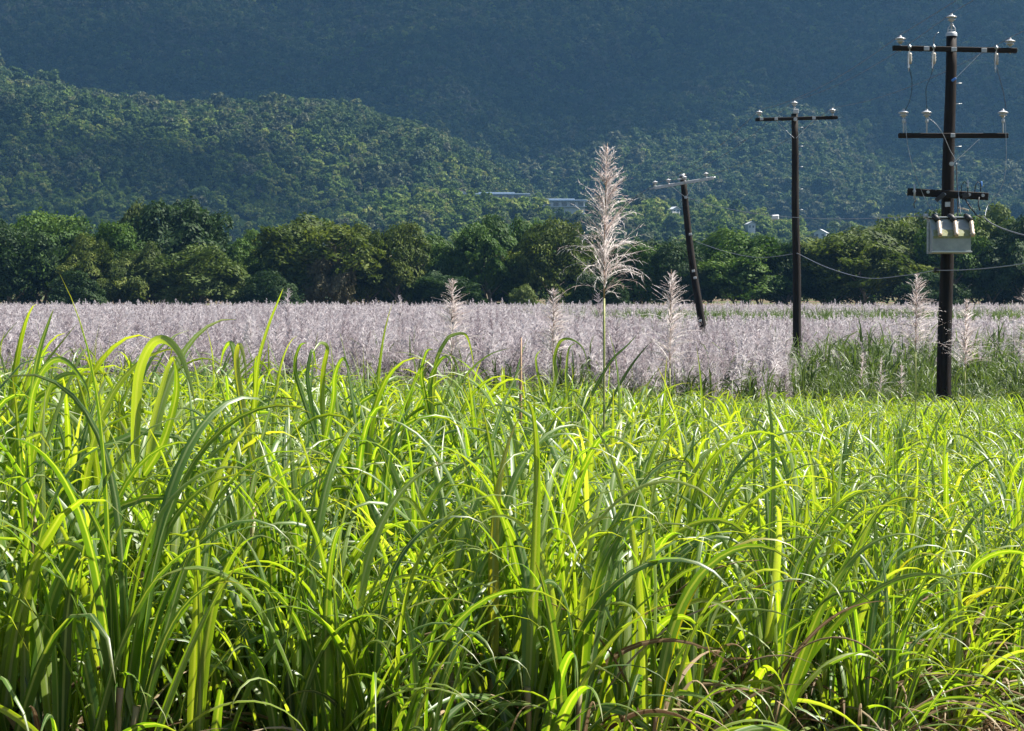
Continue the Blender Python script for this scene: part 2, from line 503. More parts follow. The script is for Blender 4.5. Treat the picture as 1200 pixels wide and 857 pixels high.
def crown_geo(rx, rz, n_lobes, n_leaf, size, low=.0, seed=0, flat=.75, trunk_z=0.0):
    """tree crown from many small leaf faces on uneven lobes; base at z=0, top near z=2*rz"""
    g = np.random.default_rng(seed)
    cs = []; rs = []
    for k in range(n_lobes):
        zc = 1 - 1.65 * ((k + g.random()) / n_lobes)
        a = k * 2.39996 + g.normal(0, .35); q = math.sqrt(max(0, 1 - zc * zc))
        rr = g.uniform(.60, .80)
        c = np.array([rx * rr * q * math.cos(a), rx * rr * q * math.sin(a), rz * (1 + rr * zc)])
        cs.append(c); rs.append(g.uniform(.20, .36) * (1.25 if k < 3 else 1) * min(rx, rz * 1.2))
    cs.append(np.array([0, 0, rz * .95])); rs.append(.5 * min(rx, rz))
    cs = np.array(cs); rs = np.array(rs)
    w = rs ** 2; pick = g.choice(len(cs), n_leaf, p=w / w.sum())
    d = g.normal(size=(n_leaf, 3)); d /= np.linalg.norm(d, axis=1)[:, None]
    d[:, 2] = np.where(d[:, 2] < -.25, -d[:, 2] * .8, d[:, 2])
    rad = rs[pick] * (g.uniform(.55, 1.0, n_leaf) ** .5) * (1 + .16 * np.sin(d[:, 0] * 7 + pick) * np.sin(d[:, 2] * 6 + d[:, 1] * 5))
    c = cs[pick] + d * rad[:, None] * np.array([1, 1, flat])[None]
    c[:, 2] = np.maximum(c[:, 2], low)
    nrm = d + g.normal(0, .55, (n_leaf, 3)); nrm /= np.linalg.norm(nrm, axis=1)[:, None]
    ref = g.normal(size=(n_leaf, 3)); u = np.cross(nrm, ref); u /= np.linalg.norm(u, axis=1)[:, None]; v = np.cross(nrm, u)
    sz = size * g.uniform(.6, 1.3, n_leaf)
    u = u * (sz * .5)[:, None]; v = v * (sz * .85)[:, None]
    V = np.stack([c - v, c + u * .9 - v * .1, c + v, c - u * .9 + v * .1], 1).reshape(-1, 3)
    Q = np.arange(n_leaf * 4).reshape(-1, 4)
    lobe_t = g.uniform(0, 1, len(cs))
    rnd = np.clip(.5 * lobe_t[pick] + .5 * g.random(n_leaf), 0, 1)
    T = np.zeros((n_leaf, 4, 4)); T[..., 0] = rnd[:, None]; T[..., 3] = 1
    return V, Q, T.reshape(-1, 4), cs, rs


# ------------------------------------------------------------------ scatter (only for what nobody could count)
def scatter(name, protos, pts, rz, scl, idx, kind='stuff', tilt=None):
    col = bpy.data.collections.new(name + '_sources')
    for k, me in enumerate(protos):
        o = bpy.data.objects.new('%s_source_%03d' % (name, k), me); col.objects.link(o)
    me = bpy.data.meshes.new(name)
    n = len(pts)
    me.vertices.add(n); me.vertices.foreach_set('co', np.ascontiguousarray(pts, dtype=np.float32).ravel())
    a = me.attributes.new('pick', 'INT', 'POINT'); a.data.foreach_set('value', np.asarray(idx, dtype=np.int32))
    rot = np.zeros((n, 3), dtype=np.float32); rot[:, 2] = rz
    if tilt is not None:
        rot[:, 0] = tilt[:, 0]; rot[:, 1] = tilt[:, 1]
    a = me.attributes.new('turn', 'FLOAT_VECTOR', 'POINT'); a.data.foreach_set('vector', rot.ravel())
    scl = np.asarray(scl, dtype=np.float32)
    if scl.ndim == 1:
        scl = np.stack([scl] * 3, -1)
    a = me.attributes.new('size', 'FLOAT_VECTOR', 'POINT'); a.data.foreach_set('vector', np.ascontiguousarray(scl).ravel())
    ng = bpy.data.node_groups.new(name + '_scatter', 'GeometryNodeTree')
    ng.interface.new_socket('Geometry', in_out='INPUT', socket_type='NodeSocketGeometry')
    ng.interface.new_socket('Geometry', in_out='OUTPUT', socket_type='NodeSocketGeometry')
    N = ng.nodes; L = ng.links
    gi = N.new('NodeGroupInput'); go = N.new('NodeGroupOutput')
    ci = N.new('GeometryNodeCollectionInfo'); ci.inputs['Collection'].default_value = col
    ci.inputs['Separate Children'].default_value = True; ci.inputs['Reset Children'].default_value = True
    ip = N.new('GeometryNodeInstanceOnPoints'); ip.inputs['Pick Instance'].default_value = True

    def named(nm, ty):
        q = N.new('GeometryNodeInputNamedAttribute'); q.data_type = ty; q.inputs['Name'].default_value = nm
        return q.outputs['Attribute']
    L.new(gi.outputs[0], ip.inputs['Points']); L.new(ci.outputs[0], ip.inputs['Instance'])
    L.new(named('pick', 'INT'), ip.inputs['Instance Index']); L.new(named('turn', 'FLOAT_VECTOR'), ip.inputs['Rotation'])
    L.new(named('size', 'FLOAT_VECTOR'), ip.inputs['Scale'])
    L.new(ip.outputs[0], go.inputs[0])
    o = link(name, me)
    md = o.modifiers.new('scatter', 'NODES'); md.node_group = ng
    o['kind'] = kind
    return o


# ================================================================== SETTING
def grid_object(name, xs_of_y, ys, hfun, mat):
    xs0 = xs_of_y
    nx = len(xs0); ny = len(ys)
    X, Y = np.meshgrid(xs0, ys)
    Z = hfun(X, Y)
    V = np.stack([X, Y, Z], -1).reshape(-1, 3)
    i = (np.arange(ny - 1)[:, None] * nx + np.arange(nx - 1)[None]).ravel()
    Q = np.stack([i, i + 1, i + nx + 1, i + nx], -1)
    return tag(link(name, new_mesh(name, V, Q, mat)), kind='structure')


def ground_h(x, y):
    return terrain(x, y) - np.where(np.asarray(y) > 700, 6, 0) * 1.0


xs = np.concatenate([np.linspace(-4000, -300, 30), np.linspace(-280, -42, 25), np.linspace(-40, 40, 161), np.linspace(42, 280, 25), np.linspace(300, 4000, 30)])
ys = np.concatenate([np.linspace(-300, -10, 12), np.linspace(-8, 64, 145), np.linspace(66, 300, 60), np.linspace(310, 720, 24)])
grid_object('ground', xs, ys, terrain, M_SOIL)
xs = np.concatenate([np.linspace(-4000, -1000, 40), np.linspace(-985, 985, 190), np.linspace(1000, 4000, 40)])
ys = np.concatenate([np.linspace(700, 2860, 200), np.linspace(2900, 4200, 14)])
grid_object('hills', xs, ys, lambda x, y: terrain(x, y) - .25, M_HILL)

# ---- forest on the hills: one far-off mass
protos = []
for k in range(7):
    V, Q, T, _, _ = crown_geo(4.2, 4.2 + .5 * (k % 3), 12, 420, 1.0, seed=300 + k)
    protos.append(new_mesh('hill_tree', V, Q, M_FOREST, T))
protos += [m.copy() for m in protos] + [m.copy() for m in protos]
for k, m in enumerate(protos):
    m.materials[0] = (M_FOREST, M_SCRUB, M_GUM)[k // 7]
pts = []
n = 230000
g = np.random.default_rng(21)
yy = 690 + (2420 - 690) * g.random(n) ** .75
uu = g.uniform(-170, 1370, n)
keep = g.random(n) < np.clip(yy / 2420, 0, 1) ** 1.0 * .62
yy = yy[keep]; uu = uu[keep]
xx = (uu - 600) / F * yy
zz = terrain(xx, yy)
# leave the house clearings free
SITES = {}


def site(key, px, py, y0, y1):
    """where the sight line through that spot meets the hillside"""
    ys_ = np.arange(y0, y1, 2.0)
    d_ = (CZ + (HY - py) / F * ys_) - terrain((px - 600) / F * ys_, ys_)
    k = int(np.argmax(d_ < 0)) if (d_ < 0).any() else int(np.argmin(d_))
    Y_ = float(ys_[k]); x_ = (px - 600) / F * Y_
    SITES[key] = Vector((x_, Y_, float(terrain(x_, Y_))))
    return Y_


CLEAR = [(px, site(k, px, py, a, b), r) for k, px, py, a, b, r in (
    ('long', 588, 235, 1104, 1116, 46), ('plume', 661, 236, 800, 1480, 36), ('brown', 541, 235, 1108, 1120, 16),
    ('gable', 962, 274, 700, 1480, 18), ('narrow', 879, 272, 700, 1480, 10), ('shed', 790, 240, 700, 1480, 12))]
print(SITES)
ok = np.ones(len(xx), bool)
for cu, cy, cr in CLEAR:
    cx = (cu - 600) / F * cy
    ok &= ~((np.abs(xx - cx) < cr * .62) & (yy < cy + 8) & (yy > cy - 55))
xx, yy, zz = xx[ok], yy[ok], zz[ok]
s = np.exp(g.normal(-.26, .30, len(xx))).clip(.42, 1.75) * np.where(yy < 1000, .78, np.where(yy < 1300, .9, 1.0))
pt = fbm(xx * 2.2 + 300, yy * 2.2)
s = s * np.where(pt > .5, 1.18, 1.0) * np.where(yy > 1600, 1.2, 1.0)
ft = g.random(len(xx)); fk = np.zeros(len(xx), int)
fk = np.where((ft < .06 + .80 * sstep(1420, 1200, yy)) & (fbm(xx * 3, yy * 3) > -.35), 7, fk)
fk = np.where((g.random(len(xx)) < .05 + .45 * (pt > .45)) & (fk == 0), 14, fk)
forest = scatter('forest', protos, np.stack([xx, yy, zz - 2.4 * s], -1), g.random(len(xx)) * 6.28, np.stack([s, s, s * g.uniform(.85, 1.25, len(xx))], -1),
                 g.integers(0, 7, len(xx)) + fk)
tag(forest, 'dense rainforest canopy covering the hazy blue mountainside', 'forest')

# ================================================================== TREE LINE
def build_tree(name, px, ytop, wpx, Y, kind, variant, label, low_frac=.1, base=None):
    x = (px - 600) / F * Y
    zb = float(terrain(x, Y))
    top = CZ + (HY - ytop) / F * Y
    H = top - zb; W = wpx / F * Y
    r = empty(name, (x, Y, zb), variant * 1.7)
    tag(r, label, 'tree', 'trees along the far edge of the flowering cane')
    key = (variant, kind)
    crown = link('crown', CROWNS[key], r)
    cz = low_frac * H
    crown.location = (0, 0, cz)
    crown.scale = (W / 2, W / 2, (H - cz) / 2); crown.rotation_euler[2] = px * .7
    tr = link('trunk', TRUNKS[variant % len(TRUNKS)], r); tr.scale = (H / 12, H / 12, H / 12)
    return r


CROWNS = {}
CROWN_BASE = {}


def get_crown(variant, kind):
    if (variant, kind) not in CROWNS:
        if variant not in CROWN_BASE:
            CROWN_BASE[variant] = crown_geo(1.0, 1.0, 34 + 7 * (variant % 3), 17000, .043, seed=40 + variant, flat=.82)
        V, Q, T = CROWN_BASE[variant][:3]
        Vn = V.copy(); a = variant * 1.3
        Vn[:, 0] += .13 * np.sin(V[:, 2] * 3.1 + a) + .10 * np.sin(V[:, 1] * 4 + a); Vn[:, 1] += .12 * np.sin(V[:, 2] * 2.7 + 2 * a)
        Vn[:, 2] += .13 * np.sin(V[:, 0] * 4.3 + a) * np.cos(V[:, 1] * 3.6 + a) + .05 * np.sin(V[:, 0] * 11 + a)
        # normalise: top at z=2, half width 1
        Vn[:, 2] *= 2.0 / np.percentile(Vn[:, 2], 99.9); wx = np.percentile(np.abs(Vn[:, :2]), 99.5); Vn[:, :2] /= wx
        CROWNS[(variant, kind)] = new_mesh('crown', Vn, Q, M_TREES[kind], T)
    return CROWNS[(variant, kind)]


TRUNKS = []
for k in range(4):
    g = random.Random(k + 3); mb = MB()
    h = 7.5
    pts = [Vector((g.uniform(-.12, .12) * i, g.uniform(-.12, .12) * i, h * i / 6 - .3)) for i in range(7)]
    mb.tube(pts, [.26 - .026 * i for i in range(7)], 9)
    for b in range(6):
        i = 2 + b % 4; p = pts[i]; a = b * 2.4 + g.random(); ln = g.uniform(2.2, 3.6)
        q = [p + Vector((math.cos(a) * ln * f, math.sin(a) * ln * f, ln * .75 * f + .3 * math.sin(f * 3))) for f in (0, .35, .7, 1)]
        mb.tube(q, [.12, .09, .06, .03], 6)
    TRUNKS.append(mb.mesh('trunk', M_BARK))

TREE_LIST = [
    # px, ytop, width, dist, kind, label
    (-42, 246, 110, 268, 'green', 'half hidden tree cut by the left edge of the photo'),
    (12, 257, 75, 262, 'dark', 'dark dense tree at the left end of the treeline'),
    (52, 247, 100, 268, 'green', 'broad green tree second from the left end of the treeline'),
    (105, 274, 62, 262, 'olive', 'small olive tree in the dip between two taller left trees'),
    (143, 262, 74, 268, 'green', 'leafy green tree left of the tallest dark dome tree'),
    (158, 239, 46, 276, 'olive', 'thin crowned tree rising above the left part of the treeline'),
    (166, 284, 58, 256, 'olive', 'yellowish slender tree standing in front of the left treeline'),
    (221, 233, 104, 274, 'dark', 'tallest tree of the left treeline with a dark dome crown'),
    (236, 288, 100, 256, 'pale', 'pale green low tree in front of the dark dome tree'),
    (290, 270, 64, 266, 'green', 'small green tree right of the dark dome tree'),
    (370, 252, 120, 262, 'olive', 'wide light crowned tree with brownish patch, largest left of centre'),
    (392, 282, 50, 257, 'brown', 'brownish grey foliage tree in front of the wide light crown'),
    (428, 262, 62, 266, 'olive', 'yellow green tree right of the wide light crowned tree'),
    (468, 262, 66, 264, 'olive', 'bronze green tree behind the small left flower plume'),
    (512, 276, 62, 266, 'green', 'tree above the spiky plume that stands against the dark treeline'),
    (572, 253, 66, 264, 'green', 'tall pointed green tree below the long hillside building'),
    (611, 258, 56, 270, 'green', 'green tree just right of the tall pointed one'),
    (650, 258, 80, 262, 'olive', 'rounded olive tree immediately left of the big plume'),
    (705, 272, 70, 268, 'dark', 'dark tree directly behind the big plume'),
    (757, 280, 62, 266, 'green', 'green tree between the big plume and the leaning pole'),
    (800, 284, 60, 264, 'dark', 'dark tree directly behind the leaning pole'),
    (868, 268, 104, 264, 'green', 'wide rounded tree between the leaning and the middle pole'),
    (925, 284, 62, 266, 'dark', 'dark tree directly behind the middle pole'),
    (968, 276, 60, 270, 'green', 'green tree just right of the middle pole'),
    (1012, 266, 124, 262, 'olive', 'wide olive tree midway between the middle pole and transformer pole'),
    (1062, 248, 84, 270, 'pale', 'pale green tree just left of the transformer pole'),
    (1116, 252, 74, 264, 'green', 'green tree directly behind the grey transformer'),
    (1160, 240, 80, 268, 'pale', 'tall pale tree just right of the transformer'),
    (1200, 250, 78, 262, 'dark', 'dark tree cut by the right edge of the photo'),
    (1250, 244, 100, 268, 'green', 'green tree just beyond the right edge of the photo'),
    (612, 334, 34, 252, 'pale', 'small bright bush at the foot of the treeline centre'),
    (90, 318, 60, 252, 'dark', 'low dark bush at the foot of the left treeline'),
    (318, 318, 60, 252, 'dark', 'low dark bush below the wide light crowned tree'),
    (520, 318, 70, 252, 'dark', 'low dark bush behind the spiky left plume'),
    (700, 322, 60, 252, 'dark', 'low dark bush at the base of the big plume backdrop'),
    (1085, 318, 60, 252, 'dark', 'low dark bush behind the lower transformer pole shaft'),
]
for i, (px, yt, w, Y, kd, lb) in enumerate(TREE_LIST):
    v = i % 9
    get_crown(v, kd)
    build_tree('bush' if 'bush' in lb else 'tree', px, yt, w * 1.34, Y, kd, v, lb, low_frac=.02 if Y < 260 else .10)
    if 'bush' in lb:
        bpy.context.scene.collection.objects[-1]
g = random.Random(9)
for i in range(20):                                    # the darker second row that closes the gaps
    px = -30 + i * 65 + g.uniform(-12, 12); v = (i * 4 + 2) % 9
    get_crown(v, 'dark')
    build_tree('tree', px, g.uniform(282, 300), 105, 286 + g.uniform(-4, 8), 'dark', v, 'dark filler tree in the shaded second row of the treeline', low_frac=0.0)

# red-flowering tree on the hillside
Y = 1395.0
xr = (805 - 600) / F * Y; zr = float(terrain(xr, Y))
rt = tag(empty('tree', (xr, Y, zr)), 'orange red flowering tree among green forest on the hillside', 'tree')
get_crown(2, 'red'); c = link('crown', CROWNS[(2, 'red')], rt); c.scale = (5, 5, 5); c.location = (0, 0, 3.5)
c = link('trunk', TRUNKS[0], rt)
RED_TREE = rt

# ================================================================== HILLSIDE BUILDINGS
def at_ground(px, Y, dz=0.0):
    x = (px - 600) / F * Y
    return Vector((x, Y, float(terrain(x, Y)) + dz))


def place_on(px, py, Y):
    return P(px, py, Y)


def long_building(loc, w, label, roofmat, nwin):
    r = tag(empty('hillside_building', loc), label, 'building')
    MB().box((0, 0, -3), (w, 9, 12)).build('wall', M_WALL, r)
    rf = MB(); rf.box((0, -1, 3.5), (w + 3, 9.8, .8), bev=.1); rf.box((-w * .1, 0, 4.3), (w * .7, 7, .8), bev=.1)
    rf.build('roof', roofmat, r)
    MB().box((0, -5.4, .1), (w + 2, 2, .35)).build('balcony', M_ROOFPALE, r)
    for k in range(nwin):
        x = -w / 2 + (k + .5) * w / nwin
        MB().box((x, -4.52, 1.55), (w / nwin * .66, .12, 2.2)).build('window', M_GLASS, r)
        MB().tube([(x - w / nwin / 2, -4.75, -1), (x - w / nwin / 2, -4.75, 3.1)], .16, 6).build('post', M_WALL, r)
    return r


YB = 1140.0
b1 = long_building(SITES['long'] + Vector((0, 0, 4.5)), 60 / F * SITES['long'].y, 'long low building with flat blue grey roof on the hillside', M_ROOFBLUE, 7)
b2 = long_building(SITES['plume'] + Vector((0, 0, 3.0)), 48 / F * SITES['plume'].y, 'low building with pale blue roof behind the big plume', M_ROOFBLUE, 5)


def gable_house(loc, w, d, h, label, roofmat, rz=0):
    r = tag(empty('house', loc, rz), label, 'house')
    MB().box((0, 0, h / 2 - 4), (w, d, h + 8)).build('wall', M_WALL, r)
    gb = MB(); gb.add([(-w / 2, -d / 2, h), (w / 2, -d / 2, h), (0, -d / 2, h + w * .28), (-w / 2, d / 2, h), (w / 2, d / 2, h), (0, d / 2, h + w * .28)],
                      [(0, 1, 2), (3, 5, 4), (0, 3, 4, 1)])
    gb.build('gable', M_WALL, r)
    rf = MB(); e = .5
    for sgn in (-1, 1):
        a = Vector((0, 0, h + w * .28 + .12)); b = Vector((sgn * (w / 2 + e), 0, h - e * .56 + .12))
        n = Vector((b.z - a.z, 0, -(b.x - a.x))).normalized() * .12 * (-sgn)
        vs = []
        for yy_ in (-d / 2 - e, d / 2 + e):
            for q in (a, b, b + n, a + n):
                vs.append((q.x, yy_, q.z))
        rf.add(vs, [(0, 1, 2, 3), (7, 6, 5, 4), (0, 4, 5, 1), (1, 5, 6, 2), (2, 6, 7, 3), (3, 7, 4, 0)])
    rf.build('roof', roofmat, r)
    for k in (-1, 1):
        MB().box((k * w * .24, -d / 2 - .03, h * .55), (w * .22, .1, h * .4)).build('window', M_GLASS, r)
    return r


gable_house(SITES['gable'] + Vector((0, 0, 3.4)), 7.0, 7, 2.8, 'small white gabled house on the slope right of middle pole', M_ROOFPALE, -.35)
gable_house(SITES['narrow'] + Vector((0, 0, .8)), 4.2, 5, 3.2, 'narrow grey roofed house left of the middle pole', M_ROOFPALE, .2)
gable_house(SITES['shed'] + Vector((0, 0, 1.4)), 5.0, 4, 1.6, 'white roofed shed seen just left of the leaning pole', M_ROOFPALE, .5)
gable_house(SITES['brown'] + Vector((0, 0, 4.5)), 8, 6, 2.0, 'brown roofed house at the left end of the long building', M_ROOFBROWN, .2)

# ================================================================== POWER POLES
S1 = 57.0


def insulator_mesh(scale=1.0, skirts=2):
    prof = [(r * 1.2, z) for r, z in [(.0, 0.30), (.028, .30), (.034, .285), (.030, .262), (.05, .255), (.115, .222), (.135, .197), (.128, .187), (.07, .182), (.058, .165),
            (.062, .150), (.095, .132), (.100, .115), (.090, .108), (.052, .104), (.046, .06), (.0, .055)]]
    mb = MB(); mb.lathe([(r * scale, z * scale) for r, z in prof], n=18)
    return mb.mesh('insulator', M_PORC)


INS = insulator_mesh(.68)
PIN = MB().tube([(0, 0, -.12), (0, 0, .07)], .016, 8).tube([(0, 0, -.02), (0, 0, .0)], .035, 8).mesh('pin', M_STEEL)


def add_insulator(root, x, y, z, pin=.0):
    o = link('insulator', INS, root); o.location = (x, y, z)
    p = link('pin', PIN, o)
    if pin:
        p.scale = (1, 1, 1 + pin / .12)
    return o


def pole_shaft(root, H, r0, r1, mat, below=.8, bot=0.0, top=0.0):
    mb = MB(); n = 14
    mb.tube([(bot + (top - bot) * i / n + math.sin(i * 1.1) * .012, math.cos(i * .9) * .012, -below + (H + below) * i / n) for i in range(n + 1)], [r0 + (r1 - r0) * i / n for i in range(n + 1)], 18)
    return mb.build('shaft', mat, root)


# ---- transformer pole (right)
YP = 41.0


def lx(px): return (px - 1109) / S1
def lxd(px, dy): return (px - 600) / F * (YP + dy) - (1109 - 600) / F * YP
def lz(py): return (475 - py) / S1 + Z0


base1 = P(1109, 400, YP); g1 = float(terrain(base1.x, YP))
base1.z = g1
Z0 = CZ + (HY - 475) / F * YP - g1
tp = tag(empty('utility_pole', base1), 'dark timber pole with grey transformer and three black crossarms', 'utility pole', 'timber power poles along the field')
TX = lx(1114)
pole_shaft(tp, lz(40), .165, .105, M_TIMBER, bot=lx(1104), top=TX)
MB().lathe([(.0, .02), (.10, .015), (.118, -.01), (.118, -.07)], (TX, 0, lz(39)), 18).build('pole_cap', M_STEEL, tp)
pb = MB()
for sx in (-1, 1):
    pb.tube([(TX + sx * .085, 0, lz(43)), (TX + sx * .07, 0, lz(33)), (TX, 0, lz(28))], .012, 6)
pb.tube([(TX, 0, lz(36)), (TX, 0, lz(24))], .017, 8); pb.bar((TX - .07, 0, lz(35)), (TX + .07, 0, lz(35)), .03, .014)
pb.build('top_bracket', M_STEEL, tp)
add_insulator(tp, TX, 0, lz(28))
YF = -.19                                                    # front of the pole
MB().bar((lx(1043), YF, lz(58)), (lx(1188), YF, lz(61)), .10, .10).build('crossarm', M_ARM, tp)
for px, py in ((1052, 54), (1180, 57)):
    add_insulator(tp, lx(px), YF, lz(py) - .02)
for px, py in ((1082, 59), (1114, 60), (1149, 61)):
    MB().box((lx(px), YF - .056, lz(py)), (.11, .02, .085), bev=.005).build('arm_plate', M_STEEL, tp)
for px, py in ((1062, 60), (1090, 60), (1163, 61)):          # drop-out fuses hanging from the arm
    fx = lx(px); fz = lz(py)
    fb = MB(); fb.lathe([(.0, -.07), (.035, -.075), (.052, -.10), (.040, -.13), (.054, -.16), (.042, -.19), (.054, -.22), (.040, -.25), (.045, -.29), (.0, -.31)],
                        (fx, YF - .08, fz), 12)
    fo = fb.build('fuse', M_PORCSHADE, tp)
    hb = MB(); hb.tube([(fx, YF - .08, fz + .10), (fx, YF - .08, fz - .08)], .012, 6); hb.tube([(fx, YF - .08, fz + .02), (fx, YF - .08, fz + .07)], .035, 8)
    hb.bar((fx - .03, YF - .14, fz - .05), (fx - .045, YF - .15, fz - .40), .018, .018)
    hb.tube([(fx - .01, YF - .1, fz - .30), (fx - .03, YF - .12, fz - .46)], .010, 6)
    hb.build('fuse_bracket', M_STEEL, fo)
MB().tube([(lx(1090), YF - .08, lz(54)), (lx(1090), YF - .08, lz(47)), (lx(1093), YF - .08, lz(42)), (lx(1096), YF - .08, lz(40.5))], .008, 6).build('arcing_horn', M_WIREPALE, tp)
MB().bar((lx(1146), YF + .06, lz(64)), (lx(1116), YF + .06, lz(94)), .035, .012).build('brace', M_STEEL, tp)
MB().box((lx(1115), YF + .04, lz(94.5)), (.10, .05, .05), Matrix.Rotation(-.6, 3, 'Y'), bev=.008).build('blue_clamp', M_BLUE, tp)
for py in (98, 122, 172):
    MB().tube([(lx(1117), -.02, lz(py)), (lx(1126), -.03, lz(py) + .004)], .009, 6).build('pole_step', M_STEEL, tp)
# second arm with tall pin insulators
MB().bar((lx(1050), YF, lz(160)), (lx(1178), YF, lz(160)), .09, .10).build('crossarm', M_ARM, tp)
for px in (1056, 1083, 1172):
    add_insulator(tp, lx(px), YF, lz(141), pin=.26)
MB().bar((lx(1145), YF + .06, lz(164)), (lx(1115), YF + .06, lz(192)), .03, .012).build('brace', M_STEEL, tp)
MB().box((lx(1113), YF - .05, lz(160)), (.09, .02, .08), bev=.004).build('arm_plate', M_STEEL, tp)
MB().tube([(lx(1112), YF + .03, lz(193)), (lx(1112), YF - .04, lz(193))], .045, 10).build('bolt_plate', M_STEEL, tp)
MB().box((lx(1108), YF + .03, lz(240)), (.10, .05, .10), bev=.004).build('bolt_plate', M_STEEL, tp)
# third, lower and thicker arm
MB().bar((lx(1061), YF + .01, lz(225.5)), (lx(1155), YF + .01, lz(231)), .11, .15).build('crossarm', M_ARM, tp)
for px, py in ((1068, 225), (1084, 226), (1103, 229), (1132, 229), (1148, 230)):
    MB().tube([(lx(px), YF - .04, lz(py)), (lx(px), YF - .08, lz(py))], .034, 8).build('arm_bolt', M_STEEL, tp)
MB().tube([(lx(1068), YF - .085, lz(217)), (lx(1068), YF - .085, lz(234))], .02, 6).build('arm_strap', M_STEEL, tp)
for x0, x1 in ((1122, 1130), (1138, 1145)):
    a = [(lx(x0), YF - .09, lz(226)), (lx(x0 + 1), YF - .09, lz(218)), (lx((x0 + x1) / 2), YF - .09, lz(214)), (lx(x1), YF - .09, lz(217)), (lx(x1), YF - .09, lz(226))]
    MB().tube(a, .010, 6).build('lead', M_RUBBER, tp)
MB().tube([(lx(1070), YF - .1, lz(234)), (lx(1067), YF - .1, lz(240)), (lx(1068), YF - .1, lz(245))], .012, 6).build('lead', M_RUBBER, tp)
MB().tube([(lx(1143), YF - .1, lz(232)), (lx(1142), YF - .1, lz(240)), (lx(1144), YF - .1, lz(248))], .012, 6).build('lead', M_RUBBER, tp)
MB().tube([(lx(1126), YF - .1, lz(233)), (lx(1132), YF - .1, lz(243)), (lx(1140), YF - .1, lz(253)), (lx(1146), YF - .1, lz(256))], .014, 6).build('lead', M_RUBBER, tp)
MB().bar((lx(1093), YF - .07, lz(236)), (lx(1103), YF - .1, lz(228)), .10, .09).build('cable_clamp', M_RUBBER, tp)
MB().bar((lx(1123), YF - .09, lz(232)), (lx(1131), YF - .09, lz(229)), .10, .12).build('cable_clamp', M_RUBBER, tp)
MB().lathe([(0, .16), (.016, .15), (.022, .03), (.03, .0), (0, -.01)], (lx(1130), YF - .08, lz(221)), 10).build('arrester', M_PORC, tp)
MB().lathe([(0, .12), (.016, .11), (.018, .03), (.02, .0), (0, -.01)], (lx(1146), YF - .08, lz(220)), 10).build('blue_tip', M_BLUE, tp)
MB().bar((lx(1119), YF - .1, lz(244)), (lx(1129), YF - .22, lz(248)), .04, .03).build('bracket_arm', M_BUSH, tp)
# transformer tank
tx0, tx1 = lxd(1090.5, -.6), lxd(1135.5, -.6); tcx = (tx0 + tx1) / 2; tw = tx1 - tx0
tk = MB()
zt, zm, zb_ = lz(257), lz(279), lz(298)
yb, yf0, yf1 = YF - .0, YF - .30, YF - .56
prof = [(yb, zt), (yf0, zt - .03), (yf1, zm), (yf1, zb_ + .03), (yf1 + .05, zb_), (yb, zb_)]
vs = [(tx0, y, z) for y, z in prof] + [(tx1, y, z) for y, z in prof]; m_ = len(prof)
tk.add(vs, [tuple(range(m_)), tuple(range(2 * m_ - 1, m_ - 1, -1))] + [(i, i + m_, (i + 1) % m_ + m_, (i + 1) % m_) for i in range(m_)])
tank = tk.build('transformer_tank', M_TANK, tp)
fl = MB(); sl = Vector((0, yf1 - yf0, zm - (zt - .03)))
MB().bar((tx0 - .02, yf1 - .006, zb_ + .02), (tx1 + .02, yf1 - .006, zb_ + .02), .03, .03).build('tank_rim', M_TANKLID, tank)
fl.box((tcx, YF - .14, zt + .012), (tw + .06, .36, .03), bev=.004)
fl.build('tank_lid', M_TANKLID, tank)
ms = MB(); a0 = Vector((0, yf0, zt - .03)) + sl * .62; a1 = Vector((0, yf0, zt - .03)) + sl * .99
nrm = Vector((0, sl.z, -sl.y)).normalized() * -.004
if nrm.y > 0: nrm = -nrm
ms.add([(tx0 + .03, a0.y + nrm.y, a0.z + nrm.z), (tx1 - .01, a0.y + nrm.y, a0.z + nrm.z), (tx1 - .01, a1.y + nrm.y, a1.z + nrm.z), (tx0 + .03, a1.y + nrm.y, a1.z + nrm.z)], [(0, 1, 2, 3)])
ms.box((tcx, yf1 - .004, zm - .02), (tw - .04, .008, .05))
ms.build('mossy_strip', M_MOSS, tank)
rb = MB(); nb = Vector((0, -.85, -.25)).normalized()
for px in (1099, 1118, 1137):
    xx_ = lxd(px, -.55); top = Vector((xx_, YF - .40, lz(261))); bot = Vector((xx_ - .02, YF - .66, lz(279)))
    bu = MB(); ps = [top.lerp(bot, i / 8) for i in range(9)]
    bu.tube(ps, [.05 if i % 2 else .036 for i in range(9)], 12)
    bo = bu.build('bushing', M_BUSH, tank)
    cb = MB(); cb.tube([top + Vector((-.10, .10, .13)), top + Vector((-.06, .05, .08)), top], [.04, .065, .06], 10)
    cb.build('bushing_boot', M_RUBBER, bo)
hg = MB(); hg.tube([(tx0 - .06, YF - .2, lz(257)), (tx0 - .06, YF - .2, lz(252))], .05, 10); hg.bar((tx0 - .02, YF - .25, lz(262)), (tx0 - .02, YF - .25, lz(296)), .05, .035)
hg.build('lifting_lug', M_STEEL, tank)


def smooth_path(ctrl, n=8):
    ctrl = [Vector(c) for c in ctrl]; out = []
    for i in range(len(ctrl) - 1):
        p0 = ctrl[max(i - 1, 0)]; p1 = ctrl[i]; p2 = ctrl[i + 1]; p3 = ctrl[min(i + 2, len(ctrl) - 1)]
        for k in range(n):
            t = k / n
            out.append(.5 * ((2 * p1) + (p2 - p0) * t + (2 * p0 - 5 * p1 + 4 * p2 - p3) * t * t + (3 * p1 - p0 - 3 * p2 + p3) * t ** 3))
    out.append(ctrl[-1]); return out


